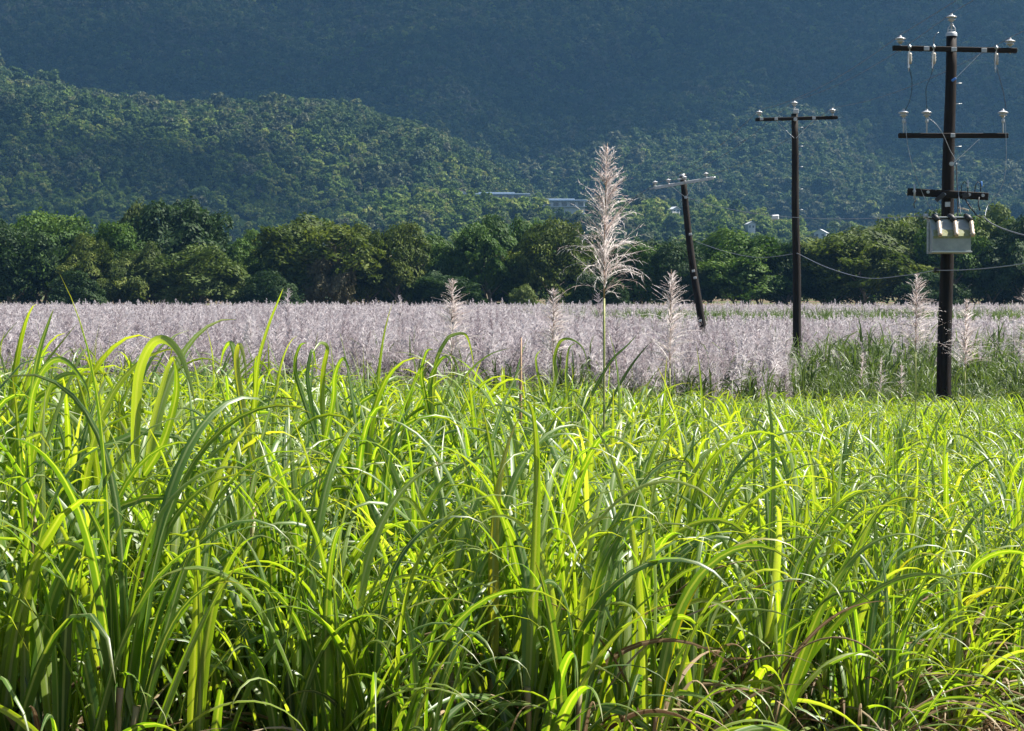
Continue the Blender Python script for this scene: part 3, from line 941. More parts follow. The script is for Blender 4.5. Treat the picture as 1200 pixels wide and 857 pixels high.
def jumper(pts, mat, r=.010, dy=YF - .12, name='jumper_wire'):
    MB().tube(smooth_path([(lx(a), dy if len(q) == 0 else q[0], lz(b)) for a, b, *q in pts]), r, 6).build(name, mat, tp)


jumper([(1061, 82), (1064, 95), (1064, 108), (1061, 122), (1056, 132)], M_RUBBER, .007)
jumper([(1090, 78), (1086, 92), (1081, 105), (1081, 118), (1082, 131)], M_RUBBER, .007)
jumper([(1163, 82), (1167, 97), (1171, 112), (1174, 130)], M_RUBBER, .007)
jumper([(1057, 138), (1058, 160), (1063, 188), (1072, 215), (1082, 238), (1091, 254, YF - .45)], M_WIREPALE, .006)
jumper([(1083, 140), (1093, 148), (1101, 160), (1109, 178), (1116, 192), (1118, 220), (1118, 254, YF - .4)], M_WIREPALE, .006)
jumper([(1172, 138), (1174, 165), (1174, 190), (1172, 210), (1165, 228), (1153, 242), (1146, 255, YF - .4)], M_WIREPALE, .006)
jumper([(1118, 192, -.17), (1119, 225, -.2), (1119, 256, -.24)], M_WIRE, .015, name='earth_lead')

# ---- middle pole
YM = 61.0
S2 = F / YM
bm_ = P(933, 400, YM); bm_.z = float(terrain(bm_.x, YM))
mp = tag(empty('utility_pole', bm_), 'dark straight timber pole with single black crossarm, middle of three poles', 'utility pole', 'timber power poles along the field')


def mx(px): return (px - 933) / S2
def mz(py): return CZ + (HY - py) / S2 - bm_.z


pole_shaft(mp, mz(134), .145, .10, M_TIMBER_OLD, bot=mx(936), top=mx(930.5))
MXT = mx(930.5)
YQ = -.17
MB().bar((mx(884), YQ, mz(141.5)), (mx(980), YQ, mz(139)), .10, .10).build('crossarm', M_ARM, mp)
for px, py in ((888.5, 139), (974, 136.5)):
    add_insulator(mp, mx(px), YQ, mz(py) + .02)
bk = MB(); bk.tube([(MXT, 0, mz(134)), (MXT, 0, mz(125))], .02, 8); bk.box((MXT + .03, -.10, mz(131.5)), (.16, .06, .14), bev=.01)
bk.build('top_bracket', M_STEELPALE, mp)
MB().tube([(MXT, -.11, mz(141)), (MXT, -.24, mz(141))], .06, 10).build('bolt_plate', M_STEELPALE, mp)
add_insulator(mp, MXT, 0, mz(126.5))
for px, py in ((891, 141), (908, 141), (952, 140)):
    MB().box((mx(px), YQ - .054, mz(py)), (.10, .02, .08), bev=.004).build('arm_plate', M_STEEL, mp)
for px in (909, 951):
    MB().bar((mx(px), YQ + .055, mz(143)), (MXT + (-.03 if px < 933 else .03), YQ + .03, mz(163)), .03, .012).build('brace', M_STEEL, mp)
for py in (150, 172, 196, 222, 246):
    MB().tube([(mx(935), -.03, mz(py)), (mx(940.5), -.04, mz(py))], .008, 6).build('pole_step', M_STEEL, mp)

# ---- leaning pole
YL = 78.0
S3 = F / YL
bot = P(826, 400, YL); gz = float(terrain((824.0 - 600) / F * YL, YL))
topP = P(799, 205, YL)
lowP = P(823, 388, YL)
dirv = (topP - lowP).normalized()
foot = lowP + dirv * ((gz - lowP.z) / dirv.z)
lpole = tag(empty('utility_pole', foot), 'leaning timber pole with tilted pale grey metal crossarm', 'utility pole', 'timber power poles along the field')
Hl = (topP - foot).length
tilt = math.atan2(dirv.x, dirv.z)
lpole.rotation_euler = (0, tilt, 0)
sh = MB(); n = 14
sh.tube([(math.sin(i * .5) * .05, .01, -.9 + (Hl + .9) * i / n) for i in range(n + 1)], [.17 - .05 * i / n for i in range(n + 1)], 18)
sh.build('shaft', M_TIMBER_OLD, lpole)
MB().lathe([(0, .02), (.12, .015), (.13, -.06)], (0, 0, Hl), 14).build('pole_cap', M_STEEL, lpole)
inv = Matrix.Rotation(-tilt, 3, 'Y')


def ll(px, py, dy=0.0):
    v = inv @ (P(px, py, YL) - foot); v.y = dy
    return v


YA = -.19
MB().bar(ll(766, 221, YA), ll(835, 209.5, YA), .09, .12).build('crossarm', M_STEELPALE, lpole)
MB().tube([ll(760.5, 222.5, YA), ll(767, 220.5, YA)], .03, 8).build('end_fitting', M_STEEL, lpole)
MB().tube([ll(834, 210, YA), ll(837.5, 208.5, YA)], .035, 8).build('end_fitting', M_STEEL, lpole)
for px, py in ((767.5, 218.5), (783, 216), (801.5, 213), (827, 208.5)):
    add_insulator(lpole, *ll(px, py, YA if px != 801.5 else YA - .1))
MB().bar(ll(786, 219, YA - .03), ll(803, 232.5, YA - .03), .03, .02).build('brace', M_STEELPALE, lpole)
MB().bar(ll(813.5, 214.5, YA - .05), ll(803, 233, YA - .05), .045, .02).build('brace', M_STEELPALE, lpole)
MB().tube([ll(803, 232, YA + .06), ll(803, 232, YA - .07)], .06, 10).build('brace_bolt', M_STEEL, lpole)
ds = MB(); ds.box(ll(801, 209, YA - .02), (.13, .05, .10), bev=.01); ds.box(ll(796, 211, YA - .04), (.2, .04, .06), bev=.01)
ds.build('bracket_arm', M_STEELPALE, lpole)
for px, py in ((808.5, 275), (812, 318), (814, 326), (820, 376)):
    MB().box(ll(px, py, -.13), (.12, .06, .09), bev=.01).build('pole_tag', M_STEEL, lpole)

# ---- conductors between the poles
bpy.context.view_layer.update()


def W(root, v):
    return root.matrix_world @ Vector(v)


def span(a, b, sag, n=24):
    a = Vector(a); b = Vector(b)
    return [a.lerp(b, i / n) - Vector((0, 0, sag * 4 * (i / n) * (1 - i / n))) for i in range(n + 1)]


def power_line(pts, r, label, mat=M_WIRE):
    o = MB().tube(pts, r, 6).build('power_line', mat)
    return tag(o, label, 'power line', 'power lines between the poles')


A_top = W(tp, (TX, 0, lz(28) + .22)); B_top = W(mp, (MXT, 0, mz(126.5) + .22))
A_l = W(tp, (lx(1052), YF, lz(54) + .2)); A_r = W(tp, (lx(1180), YF, lz(57) + .2))
B_l = W(mp, (mx(888.5), YQ, mz(139) + .24)); B_r = W(mp, (mx(974), YQ, mz(136.5) + .24))
L_t = W(lpole, ll(783, 214, YA)); L_l = W(lpole, ll(767.5, 216, YA)); L_r = W(lpole, ll(827, 206, YA))
far = lambda px, py: P(px, py, 268)
power_line(span(A_top, Vector((A_top.x + .6, -12, A_top.z + .4)), .5), .0055, 'wire from the top insulator of transformer pole to the upper right corner')
power_line(span(A_l, Vector((A_l.x + .6, -12, A_l.z + .4)), .5), .0055, 'wire running towards the viewer from left crossarm end of transformer pole')
power_line(span(A_r, Vector((A_r.x + .6, -12, A_r.z + .4)), .5), .0055, 'wire running towards the viewer from right crossarm end of transformer pole')
power_line(span(A_top, B_top, .25), .006, 'wire joining the top insulators of transformer and middle pole')
power_line(span(A_l, B_l, .25), .006, 'wire joining left crossarm ends of transformer and middle pole')
power_line(span(A_r, B_r, .25), .006, 'wire joining right crossarm ends of transformer and middle pole')
power_line(span(B_top, L_t, .3), .007, 'thin wire from middle pole top to the leaning pole')
power_line(span(B_l, L_l, .3), .007, 'thin wire from middle pole left arm to the leaning pole')
power_line(span(B_r, L_r, .3), .007, 'thin wire from middle pole right arm to the leaning pole')
power_line(span(L_l, far(650, 262), 1.0), .010, 'thin wire leaving the leaning pole towards the big plume')
# low-voltage line
c1 = P(1097, 317, YP - .25); c2 = P(934, 297, YM - .2); c3 = P(815, 283, YL - .2)
power_line(smooth_path([c1, P(1060, 323, 45.5), P(1015, 326, 51), P(970, 314, 56.5), c2], 10), .010, 'grey low wire sagging between transformer pole and middle pole', M_WIREPALE)
power_line(smooth_path([c2, P(890, 302, 66), P(850, 295, 71), c3], 10), .009, 'grey low wire from middle pole down to the leaning pole', M_WIREPALE)
power_line(span(c1, P(1330, 283, 24), .1), .009, 'grey low wire leaving transformer pole to the right edge', M_WIREPALE)
MB().tube([c1 + Vector((-.05, .0, 0)), c1 + Vector((.05, 0, 0))], .05, 8).build('wire_clamp', M_RUBBER, None).parent = None
cl = bpy.data.objects['wire_clamp']; cl.parent = tp; cl.matrix_parent_inverse = tp.matrix_world.inverted()
power_line(smooth_path([W(tp, (lx(1146), YF - .3, lz(256))), P(1165, 264, 39), P(1200, 276, 35), P(1300, 296, 28), P(1420, 308, 22)], 10), .013,
           'thick black cable running right from the transformer')
sv0 = W(tp, (tx0 - .06, YF - .2, lz(254))); sv1 = P(803, 231, YL - .25)
sv = span(sv0, sv1, .35, 30)
power_line(sv, .008, 'thin service wire with white marker left of transformer', M_WIREPALE)
best = min(sv, key=lambda p: abs(U(p.x, p.y) - 912))
mk = MB(); mk.box((0, 0, -.05), (.20, .12, .13), bev=.02); mk.tube([(-.10, 0, 0), (.10, 0, 0)], .03, 8)
mko = mk.build('wire_marker', M_WHITE); mko.location = best
tag(mko, 'small white marker clipped on the thin wire left of middle pole', 'wire marker')

# ================================================================== CANE FIELDS
def top_h(u, y):
    """target height of the young cane canopy above ground"""
    near = np.interp(u, [-200, 0, 250, 450, 600, 750, 900, 1050, 1400], [1.86, 1.86, 1.84, 1.78, 1.74, 1.66, 1.50, 1.38, 1.3])
    farh = np.interp(u, [-200, 0, 500, 900, 1400], [1.42, 1.42, 1.34, 1.10, 1.02])
    f = sstep(9, 34, y)
    return near * (1 - f) + farh * f


def front(u):
    return np.interp(u, [-300, 0, 300, 600, 800, 1000, 1400], [6.7, 6.6, 6.7, 7.3, 8.1, 9.1, 10.4])


def back(u):
    return np.interp(u, [-300, 300, 800, 960, 1400], [35, 36, 37, 39.5, 40])


NEARV = []
for k in range(14):
    lv, dv, feet = clump_leaves(9 + k % 3, 13, 20, stalk_h=.86, lscale=.88)
    NEARV.append((new_mesh('foliage', *lv[:2], M_CANE, lv[2]), new_mesh('dry_foliage', *dv[:2], M_DRY, dv[2]), [stalk_mesh(a, b) for a, b in feet]))
FARV = []
for k in range(8):
    lv, dv, feet = clump_leaves(9, 11, 10, wscale=1.2, stalk_h=.84, lscale=.88)
    V, Q, T = lv
    V2, Q2, T2 = dv
    FARV.append(new_mesh('cane', np.concatenate([V, V2]), np.concatenate([Q, Q2 + len(V)]), [M_CANE, M_DRY], np.concatenate([T, T2]),
                         mi=np.concatenate([np.zeros(len(Q)), np.ones(len(Q2))])))

g = np.random.default_rng(31)
cl_pts = []
y = 6.2
while y < 40.5:
    step = .44 if y < 16 else .54
    half = (760 / F) * y + 1.2
    xr_ = np.arange(-half, half, step)
    for x in xr_:
        xx_ = x + g.uniform(-.2, .2); yy_ = y + g.uniform(-.2, .2)
        u = U(xx_, yy_)
        if yy_ < front(u) or yy_ > back(u):
            continue
        cl_pts.append((xx_, yy_, u))
    y += step
cl_pts.sort(key=lambda p: p[1])
inds = []; rest = []
for x, y, u in cl_pts:
    (inds if (len(inds) < 300 and -70 < u < 1270) else rest).append((x, y, u))
CANOPY = 1.62                                              # height of an unscaled clump's canopy
made = {}
for i, (x, y, u) in enumerate(inds):
    k = int(g.integers(0, len(NEARV)))
    sz = float(top_h(u, y)) / CANOPY * g.uniform(.86, 1.13)
    sw = .55 * sz + .45
    if k not in made or True:
        r = empty('sugarcane_clump', (x, y, float(terrain(x, y)) - .02), g.random() * 6.28)
        fo, dr, stks = NEARV[k]
        link('foliage', fo, r)
        if i < 150:
            link('dry_foliage', dr, r)
        if i < 110:
            for sm_ in stks:
                link('stalk', sm_, r)
    r.scale = (sw, sw, sz)
    r.rotation_euler[0] = g.normal(0, .05); r.rotation_euler[1] = g.normal(0, .05)
    tag(r, 'leafy young green sugar cane clump in the near front of the field', 'sugar cane', 'young cane clumps in the near front of the field')
if rest:
    a = np.array(rest)
    sz = top_h(a[:, 2], a[:, 1]) / CANOPY * g.uniform(.84, 1.24, len(a))
    o = scatter('young_cane', FARV, np.stack([a[:, 0], a[:, 1], terrain(a[:, 0], a[:, 1]) - .02], -1), g.random(len(a)) * 6.28,
                np.stack([sz * .6 + .4, sz * .6 + .4, sz], -1), g.integers(0, 8, len(a)), tilt=g.normal(0, .06, (len(a), 2)))
    tag(o, 'dense bright green young sugar cane stretching back to the flowering field', 'sugar cane')

# ---- shoots that stand out above the canopy
def custom_leaf(ctrl, Y, wpx, rnd, parent, fold=.15, face=0.0, dy=0.0):
    """a blade through photo points at distance Y, real width"""
    pts = smooth_path([P(px, py, Y + dy * i) - parent.location for i, (px, py) in enumerate(ctrl)], 8)
    n = len(pts); V = []; T = []
    w0 = wpx * .74 / F * Y
    for i, p in enumerate(pts):
        t = i / (n - 1); tg = (pts[min(i + 1, n - 1)] - pts[max(i - 1, 0)]).normalized()
        sd = tg.cross(Vector((math.sin(face), -math.cos(face), .15))).normalized(); nn = tg.cross(sd)
        w = w0 * ((.6 + .4 * min(1, t / .15)) * (1 - t ** 2.4) + .02)
        for s_, ac in ((-1, 1), (0, 0), (1, 1)):
            V.append(p + sd * s_ * w / 2 + nn * (w * fold if s_ else 0)); T.append((rnd, t, ac, 1))
    Q = []
    for i in range(n - 1):
        for j in range(2):
            a = i * 3 + j; Q.append((a, a + 1, a + 4, a + 3))
    return link('leaf', new_mesh('leaf', np.array(V), np.array(Q), M_CANE, np.array(T)), parent)


def shoot(px, Y, leaves, label, stalk_to=560):
    x = (px - 600) / F * Y
    r = empty('sugarcane_shoot', (x, Y, float(terrain(x, Y))))
    tag(r, label, 'sugar cane', 'cane shoots standing out above the canopy')
    for ctrl, w, rnd in leaves:
        custom_leaf(ctrl, Y, w, rnd, r, face=random.uniform(-.5, .5), dy=random.uniform(-.06, .06))
    MB().tube([(0, 0, -.02), (0, 0, max(.3, P(px, stalk_to, Y).z - r.location.z))], [.016, .012], 8).build('stalk', M_STALK, r)
    return r


shoot(168, 7.2, [([(158, 560), (158, 500), (162, 440), (176, 405), (193, 398), (210, 414), (222, 446), (229, 478)], 17, .62),
                 ([(166, 560), (190, 520), (205, 470), (207, 440), (203, 418)], 13, .35), ([(170, 560), (178, 500), (188, 460), (199, 425), (207, 420), (214, 438)], 9, .8)],
      'tall cane shoot with broad blade arched over, left of centre', 580)
shoot(40, 7.0, [([(30, 560), (34, 500), (38, 450), (46, 410), (56, 380), (63, 362)], 13, .35), ([(34, 560), (50, 480), (64, 445), (90, 440), (112, 470)], 11, .5),
                ([(36, 570), (34, 500), (40, 455), (58, 425), (78, 424), (100, 452), (106, 480)], 12, .45), ([(40, 570), (60, 500), (80, 450), (100, 410), (118, 430)], 7, .75)],
      'cane shoot with straight dark upright blade near the left edge', 580)
shoot(296, 7.6, [([(296, 520), (299, 460), (303, 420), (315, 380), (325, 355), (332, 338)], 7, .7), ([(294, 540), (282, 470), (276, 420), (270, 402), (262, 412), (258, 432)], 10, .55),
                 ([(298, 540), (282, 460), (277, 420), (281, 404), (287, 425), (290, 460)], 9, .9)],
      'cane shoot with one thin straight blade pointing up, tip darkened', 560)
shoot(376, 8.2, [([(380, 520), (378, 460), (380, 430), (384, 408), (376, 402), (367, 412)], 9, .8), ([(374, 520), (350, 450), (346, 425), (352, 405), (360, 402)], 7, .2),
                 ([(378, 530), (390, 470), (392, 440), (402, 420), (412, 440)], 9, .5), ([(372, 530), (364, 470), (360, 440), (366, 410), (372, 440)], 8, .35)],
      'cane shoot with several short hooked blades left of centre', 560)
shoot(512, 10.5, [([(505, 500), (508, 450), (512, 420), (522, 400), (530, 393), (545, 392), (552, 410), (556, 436)], 7, .75), ([(508, 500), (504, 450), (514, 425), (524, 418), (533, 432)], 7, .35),
                  ([(506, 500), (497, 460), (494, 435), (500, 412), (508, 410)], 7, .15), ([(510, 510), (540, 450), (555, 430), (575, 415), (598, 408)], 4, .2)],
      'cane shoot with long curled blade below the small spiky plume', 540)
shoot(665, 11.5, [([(640, 500), (648, 460), (652, 440), (650, 420), (657, 400), (670, 398), (684, 410), (690, 440)], 6, .7), ([(668, 500), (664, 450), (664, 430), (667, 408), (675, 402)], 5, .8),
                  ([(662, 505), (640, 470), (632, 446), (628, 420), (634, 410)], 5, .4), ([(672, 505), (690, 470), (715, 425), (735, 405), (746, 393)], 5, .15)],
      'cane shoot beside the foot of the big plume', 540)
sp = empty('cane_spike', P(610, 470, 12.0)); sp.location.z = float(terrain(sp.location.x, 12.0))
MB().tube([(0, 0, .0), (0, 0, P(609, 450, 12).z - sp.location.z), (.005, 0, P(609.5, 396, 12).z - sp.location.z)], [.012, .009, .003], 7).build('stalk', M_RACHIS, sp)
tag(sp, 'single thin brown bare spike above the green cane at centre', 'cane spike')

# ---- flowering cane: tall single plumes first
def flower_stem(root, h, mat=M_GREENSTEM, r=.009, lean=0.0):
    MB().tube([(lean * (i / 8) ** 2, 0, h * i / 8) for i in range(9)], [r * (1 - .3 * i / 8) for i in range(9)], 8).build('stem', mat, root)


def tall_plume(px, ytop, ybot, Y, n_br, n_hair, label, wind=.3, leaf=True, bw=.006, hl=.034, hw=.0035, spread=1.0):
    x = (px - 600) / F * Y
    zg = float(terrain(x, Y)); zt_ = P(px, ytop, Y).z; zb2 = P(px, ybot, Y).z
    r = empty('flowering_cane', (x, Y, zg))
    tag(r, label, 'cane flower', 'tall cane flower plumes standing out of the fields')
    L_ = zt_ - zb2
    v, q, t = plume_geo(n_br, n_hair, L=L_, wind=wind, S=7, bw=bw, hw=hw, hl=hl)
    v[:, :2] *= spread
    pl_ = link('plume', new_mesh('plume', v, q, M_PLUMEHEAD, t), r); pl_.location = (0, 0, zb2 - zg)
    MB().tube([(wind * .05 * L_ * (i / 6) ** 2, 0, L_ * i / 6) for i in range(7)], [.006 - .0008 * i for i in range(7)], 6).build('rachis', M_RACHIS, pl_)
    flower_stem(r, zb2 - zg)
    if leaf:
        lv = ribbons(np.array([[0, 0, (zb2 - zg) * .72], [0, 0, (zb2 - zg) * .62], [0, 0, (zb2 - zg) * .5]]), np.array([.1, 3.3, .6]), np.array([.45, .3, .35]),
                     np.array([.35, .8, 1.3]), np.array([1.5, 2., 2.]), np.array([.55, .6, .8]), np.array([.024, .022, .03]), 10)
        link('leaf', new_mesh('leaf', *lv[:2], M_OLDCANE, lv[2]), r)
    return r


tall_plume(708, 168, 350, 12.3, 240, 12, 'largest pale silky cane plume on a tall stem, at photo centre', wind=.4, bw=.0052, hl=.052, hw=.0042, spread=1.0)
tall_plume(529, 326, 420, 22.0, 190, 9, 'spiky plume left of the big plume, against the dark treeline', bw=.008, hw=.005, spread=1.3)
tall_plume(648, 337, 420, 24.0, 180, 8, 'short brownish plume just left of the big plume', bw=.008, hw=.005, spread=1.3)
tall_plume(785, 316, 432, 22.0, 200, 9, 'tall pale plume between the big plume and leaning pole', bw=.008, hw=.005, spread=1.3)
tall_plume(1073, 319, 410, 24.0, 200, 9, 'tall plume just left of the transformer pole', bw=.008, hw=.005, spread=1.3)
tall_plume(1131, 350, 432, 25.0, 200, 9, 'wide drooping plume just right of the transformer pole', bw=.008, hw=.005, spread=1.3)
tall_plume(1203, 336, 420, 26.0, 160, 8, 'plume cut by the right edge of the photo', bw=.008, hw=.005, spread=1.3)
tall_plume(1032, 418, 470, 47.0, 80, 4, 'low pale plume in front of green cane, left of transformer pole', bw=.011, hw=.006)
tall_plume(1056, 425, 474, 46.0, 80, 4, 'low pale plume nearest the transformer pole foot', bw=.011, hw=.006)
tall_plume(1010, 412, 462, 49.0, 80, 4, 'low pale plume among green leaves right of the middle pole', bw=.011, hw=.006)

# ---- the flowering field
def edge(u):
    return np.interp(u, [-300, 700, 905, 921, 926, 945, 956, 1400], [37.5, 38.5, 41, 43, 62.5, 62.5, 52, 51])


PL_NEAR = []
for k in range(8):
    v, q, t = plume_geo(95, 4, L=.85, wind=.3, S=4, bw=.013, hw=.008, hl=.05)
    stem = ribbons(np.array([[0, 0, -1.4]]), np.array([0.]), np.array([0.]), np.array([0.]), np.array([1.]), np.array([1.5]), np.array([.018]), 2, const=True)
    v2, q2, t2 = stem
    PL_NEAR.append(new_mesh('plume', np.concatenate([v, v2]), np.concatenate([q, q2 + len(v)]), [M_PLUME, M_GREENSTEM], np.concatenate([t, t2]),
                            mi=np.concatenate([np.zeros(len(q)), np.ones(len(q2))])))
PL_FAR = []
for k in range(6):
    v, q, t = plume_geo(60, 0, L=.9, wind=.3, S=3, bw=.034)
    PL_FAR.append(new_mesh('plume', v, q, M_PLUME, t))
LEAF_NEAR = []
for k in range(6):
    lv, dv, feet = clump_leaves(5, 8, 6, spread=.3, stalk_h=1.25, lscale=.9, wscale=1.1, mature=True)
    V, Q, T = lv; V2, Q2, T2 = dv
    LEAF_NEAR.append(new_mesh('cane', np.concatenate([V, V2]), np.concatenate([Q, Q2 + len(V)]), [M_OLDCANE, M_DRY], np.concatenate([T, T2]),
                              mi=np.concatenate([np.zeros(len(Q)), np.ones(len(Q2))])))
g = np.random.default_rng(77)
# plume points
n = 90000
yy = 37 + (259 - 37) * g.random(n) ** 1.25
uu = g.uniform(-110, 1310, n)
dens = np.clip(.14 + yy / 200, 0, 1.0) + np.where(yy < edge(uu) + 5, .5, 0)
e = edge(uu + np.where(uu > 900, g.normal(0, 9, n), 0)) + np.abs(g.normal(0, .8, n))
keep = (yy > e) & (g.random(n) < dens)
keep &= ~((yy > 128) & (yy < 190) & (uu > 540) & (g.random(n) < sstep(540, 720, uu) * .95))     # green strip without flowers
sparse = (uu > 947) & (yy < 61)
keep &= ~(sparse & (g.random(n) < .62))
keep &= ~((yy < YL + 1) & (yy > 50) & (np.abs(uu - 822) < 9) & (g.random(n) < .8))
yy = yy[keep]; uu = uu[keep]; xx = (uu - 600) / F * yy
sparse = (uu > 947) & (yy < 61); e2 = edge(uu)
zt_ = terrain(xx, yy) + np.where(yy > 150, 1.78, 1.55) + g.normal(0, .24, len(xx)) - np.where(sparse, .1, 0) - np.where((yy < e2 + 4) & (g.random(len(xx)) < .65), g.uniform(.2, 1.0, len(xx)), 0)
zt_ = zt_ - .30 * sstep(700, 790, uu) * sstep(100, 80, yy)
zt_ = zt_ - .45 * sstep(60, 100, yy) * sstep(540, 720, uu) * (yy < 130)
isn = yy < 95
print('plumes near', isn.sum(), 'far', (~isn).sum())
order = np.argsort(yy[isn])
nx_, ny_, nz_, nu_ = xx[isn][order], yy[isn][order], zt_[isn][order], uu[isn][order]
sc = np.clip(g.normal(1, .16, len(nx_)), .6, 1.45); rz = g.normal(0, .5, len(nx_)); pk = g.integers(0, 8, len(nx_)); tl = g.normal(0, .13, (len(nx_), 2))
indiv = np.zeros(len(nx_), bool); cnt = 0
for i in range(len(nx_)):
    if cnt < 290 and -20 < nu_[i] < 1220:
        o = link('cane_plume', PL_NEAR[pk[i]]); o.location = (nx_[i], ny_[i], nz_[i]); o.scale = (sc[i],) * 3
        o.rotation_euler = (tl[i, 0], tl[i, 1], rz[i])
        tag(o, 'feathery mauve cane plume on the near edge of the flowering field', 'cane flower', 'plumes on the near edge of the flowering field')
        indiv[i] = True; cnt += 1
m = ~indiv
o = scatter('flowering_cane_field', PL_NEAR + PL_FAR,
            np.concatenate([np.stack([nx_, ny_, nz_], -1)[m], np.stack([xx, yy, zt_], -1)[~isn]]),
            np.concatenate([rz[m], g.normal(0, .5, (~isn).sum())]),
            np.concatenate([sc[m], g.uniform(.8, 1.25, (~isn).sum())]),
            np.concatenate([pk[m], g.integers(8, 14, (~isn).sum())]),
            tilt=np.concatenate([tl[m], g.normal(0, .08, ((~isn).sum(), 2))]))
tag(o, 'wide field of pinkish mauve flowering sugar cane plumes before the treeline', 'sugar cane')
# leaves under the plumes
n = 26000
yy = 37 + (259 - 37) * g.random(n) ** 1.3; uu = g.uniform(-110, 1310, n)
ledge = np.where(uu > 955, 45.5, edge(uu) + .2)
keep = (yy > ledge) & (g.random(n) < np.clip(.35 + yy / 200 + .5 * (uu > 940) * (yy < 56), 0, 1))
yy = yy[keep]; uu = uu[keep]; xx = (uu - 600) / F * yy
sparse = (uu > 947) & (yy < 61)
sz = np.where(sparse, .62 + .40 * sstep(45, 56, yy), .86) * g.uniform(.85, 1.15, len(xx))
sz = np.where((yy > 128) & (yy < 190) & (uu > 600), 1.18, sz)
sz = sz * np.where(g.random(len(xx)) < .10, 1.22, 1)
o = scatter('flowering_cane_leaves', LEAF_NEAR, np.stack([xx, yy, terrain(xx, yy) - .02], -1), g.random(len(xx)) * 6.28,
            np.stack([sz * 1.15, sz * 1.15, sz * .95], -1), g.integers(0, 6, len(xx)), tilt=g.normal(0, .08, (len(xx), 2)))
tag(o, 'dull green leaves of the flowering cane below its plumes', 'sugar cane')

# ---- dead trash along the open front of the flowering cane and the foot of the young cane
TR = []
for k in range(4):
    m_ = 40
    v = ribbons(np.concatenate([RNG.normal(0, .3, (m_, 2)), RNG.uniform(.02, .35, (m_, 1))], 1), RNG.random(m_) * 6.28, RNG.uniform(.6, 1.5, m_), RNG.uniform(.2, 1.2, m_),
                RNG.uniform(1, 2, m_), RNG.uniform(.4, .9, m_), RNG.uniform(.012, .03, m_), 5, fold=.3)
    TR.append(new_mesh('dead_leaves', *v[:2], M_DRY, v[2]))
n = 480
uu = g.uniform(-60, 1300, n); yy = np.where(g.random(n) < .85, front(uu) + g.uniform(.2, 3.0, n), edge(uu) + g.uniform(-3.0, 3.0, n))
keep = (yy < 20) | (uu > 900); yy = yy[keep]; uu = uu[keep]; xx = (uu - 600) / F * yy
s = np.where(yy > 20, g.uniform(1.0, 1.8, len(xx)), g.uniform(.6, 1.0, len(xx)))
o = scatter('dead_cane_leaves', TR, np.stack([xx, yy, terrain(xx, yy)], -1), g.random(len(xx)) * 6.28, s, g.integers(0, 4, len(xx)))
tag(o, 'brown dead cane leaves lying at the foot of the cane', 'dead leaves')

# ================================================================== AIR, CLOUD, LIGHT
SUN = Vector((.58, .10, .80)).normalized()
el = math.asin(SUN.z); azm = math.atan2(SUN.x, SUN.y)


def cloud(name, c, rx, ry, rz_, seed, thin):
    g = np.random.default_rng(seed)
    nu, nv = 96, 40
    ph = np.linspace(0, 2 * PI, nu, endpoint=False); th = np.linspace(.02, PI - .02, nv)
    PH, TH = np.meshgrid(ph, th)
    d = np.stack([np.sin(TH) * np.cos(PH), np.sin(TH) * np.sin(PH), np.cos(TH)], -1)
    disp = np.ones_like(PH)
    for k in range(26):
        w = g.normal(size=3); w /= np.linalg.norm(w); f = 2 * 7 ** g.random()
        disp += .34 / f * np.sin((d @ w) * f * 2.2 + g.random() * 6.28)
    V = d * disp[..., None] * np.array([rx, ry, rz_]) + np.array(c)
    i = np.arange(nv - 1)[:, None] * nu; j = np.arange(nu)[None]
    Q = np.stack([i + j, i + (j + 1) % nu, i + nu + (j + 1) % nu, i + nu + j], -1).reshape(-1, 4)
    m = principled('cloud_white', (.9, .9, .9), 1.0, 0)
    N, L = nodes_of(m)
    tc = N.new('ShaderNodeTexCoord'); nz = N.new('ShaderNodeTexNoise'); nz.inputs['Scale'].default_value = .006; nz.inputs['Detail'].default_value = 4
    L.new(tc.outputs['Object'], nz.inputs['Vector'])
    mr = N.new('ShaderNodeMapRange'); mr.inputs['From Min'].default_value = .35; mr.inputs['From Max'].default_value = .7
    mr.inputs['To Min'].default_value = thin[0]; mr.inputs['To Max'].default_value = thin[1]
    L.new(nz.outputs['Fac'], mr.inputs['Value'])
    tb = N.new('ShaderNodeBsdfTransparent'); tl_ = N.new('ShaderNodeBsdfTranslucent'); ma = N.new('ShaderNodeMixShader'); mb_ = N.new('ShaderNodeMixShader')
    ma.inputs[0].default_value = .5
    L.new(N['Principled BSDF'].outputs[0], ma.inputs[1]); L.new(tl_.outputs[0], ma.inputs[2])
    L.new(mr.outputs['Result'], mb_.inputs[0]); L.new(ma.outputs[0], mb_.inputs[1]); L.new(tb.outputs[0], mb_.inputs[2])
    L.new(mb_.outputs[0], N['Material Output'].inputs['Surface'])
    return tag(link(name, new_mesh(name, V.reshape(-1, 3), Q, m)), kind='structure')


ALT = 3000.0


def shade(name, tx, ty, tz, rx, ry, seed, rz_=110, thin=(.30, .58)):
    k = (ALT - tz) / SUN.z
    cloud(name, (tx + SUN.x * k, ty + SUN.y * k, ALT), rx, ry, rz_, seed, thin)


shade('cloud', -60, 2560, 400, 1300, 740, 3)
shade('cloud', -340, 1180, 70, 300, 110, 8, 60, (.5, .85))

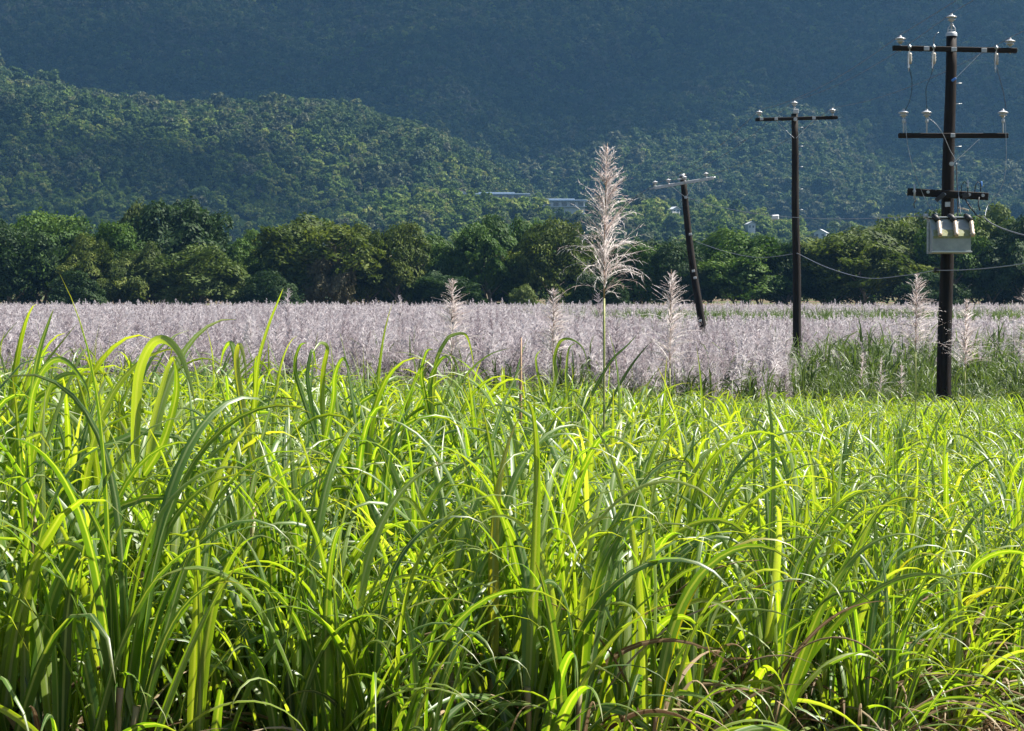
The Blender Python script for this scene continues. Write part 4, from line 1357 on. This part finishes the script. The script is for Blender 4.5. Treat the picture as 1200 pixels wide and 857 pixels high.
hb = MB(); HZ0, HZ1 = -3.0, 760.0
hb.box((0, 1900, (HZ0 + HZ1) / 2), (8600, 5200, HZ1 - HZ0))
hm = bpy.data.materials.new('hazy_air'); N, L = nodes_of(hm)
N.remove(N['Principled BSDF'])
pv = N.new('ShaderNodeVolumePrincipled'); pv.inputs['Color'].default_value = (.115, .262, .48, 1); pv.inputs['Density'].default_value = 1.1e-4
pv.inputs['Anisotropy'].default_value = 0.1
L.new(pv.outputs[0], N['Material Output'].inputs['Volume'])
hz = hb.build('haze', hm); hz['kind'] = 'stuff'
hz['label'] = 'thin blue haze in the air before the mountain'

w = bpy.data.worlds.new('World'); scene.world = w; w.use_nodes = True
N, L = w.node_tree.nodes, w.node_tree.links
sk = N.new('ShaderNodeTexSky'); sk.sky_type = 'NISHITA'; sk.sun_disc = False; sk.sun_elevation = el; sk.sun_rotation = azm
sk.air_density = 1.0; sk.dust_density = .6; sk.altitude = 0
L.new(sk.outputs[0], N['Background'].inputs['Color']); N['Background'].inputs['Strength'].default_value = .052

ld = bpy.data.lights.new('sun', 'SUN'); ld.energy = 5.0; ld.angle = math.radians(.5); ld.color = (1, .95, .86)
lo = bpy.data.objects.new('sun', ld); COL.objects.link(lo)
lo.rotation_euler = (-SUN).to_track_quat('-Z', 'Y').to_euler()

cd = bpy.data.cameras.new('camera'); cd.sensor_width = 36; cd.lens = F / 1200 * 36; cd.clip_end = 20000; cd.clip_start = .1
co = bpy.data.objects.new('camera', cd); COL.objects.link(co)
co.location = (0, 0, CZ); co.rotation_euler = (PI / 2 - math.atan((428.5 - HY) / F), 0, 0)
scene.camera = co

scene.view_settings.view_transform = 'Standard'; scene.view_settings.look = 'None'
scene.view_settings.exposure = 1.75; scene.view_settings.gamma = 1
scene.render.engine = 'CYCLES'
cy = scene.cycles
cy.max_bounces = 6; cy.diffuse_bounces = 3; cy.glossy_bounces = 2; cy.transmission_bounces = 4; cy.volume_bounces = 1
cy.use_denoising = True; cy.sample_clamp_indirect = 4
cy.volume_step_rate = 1.0
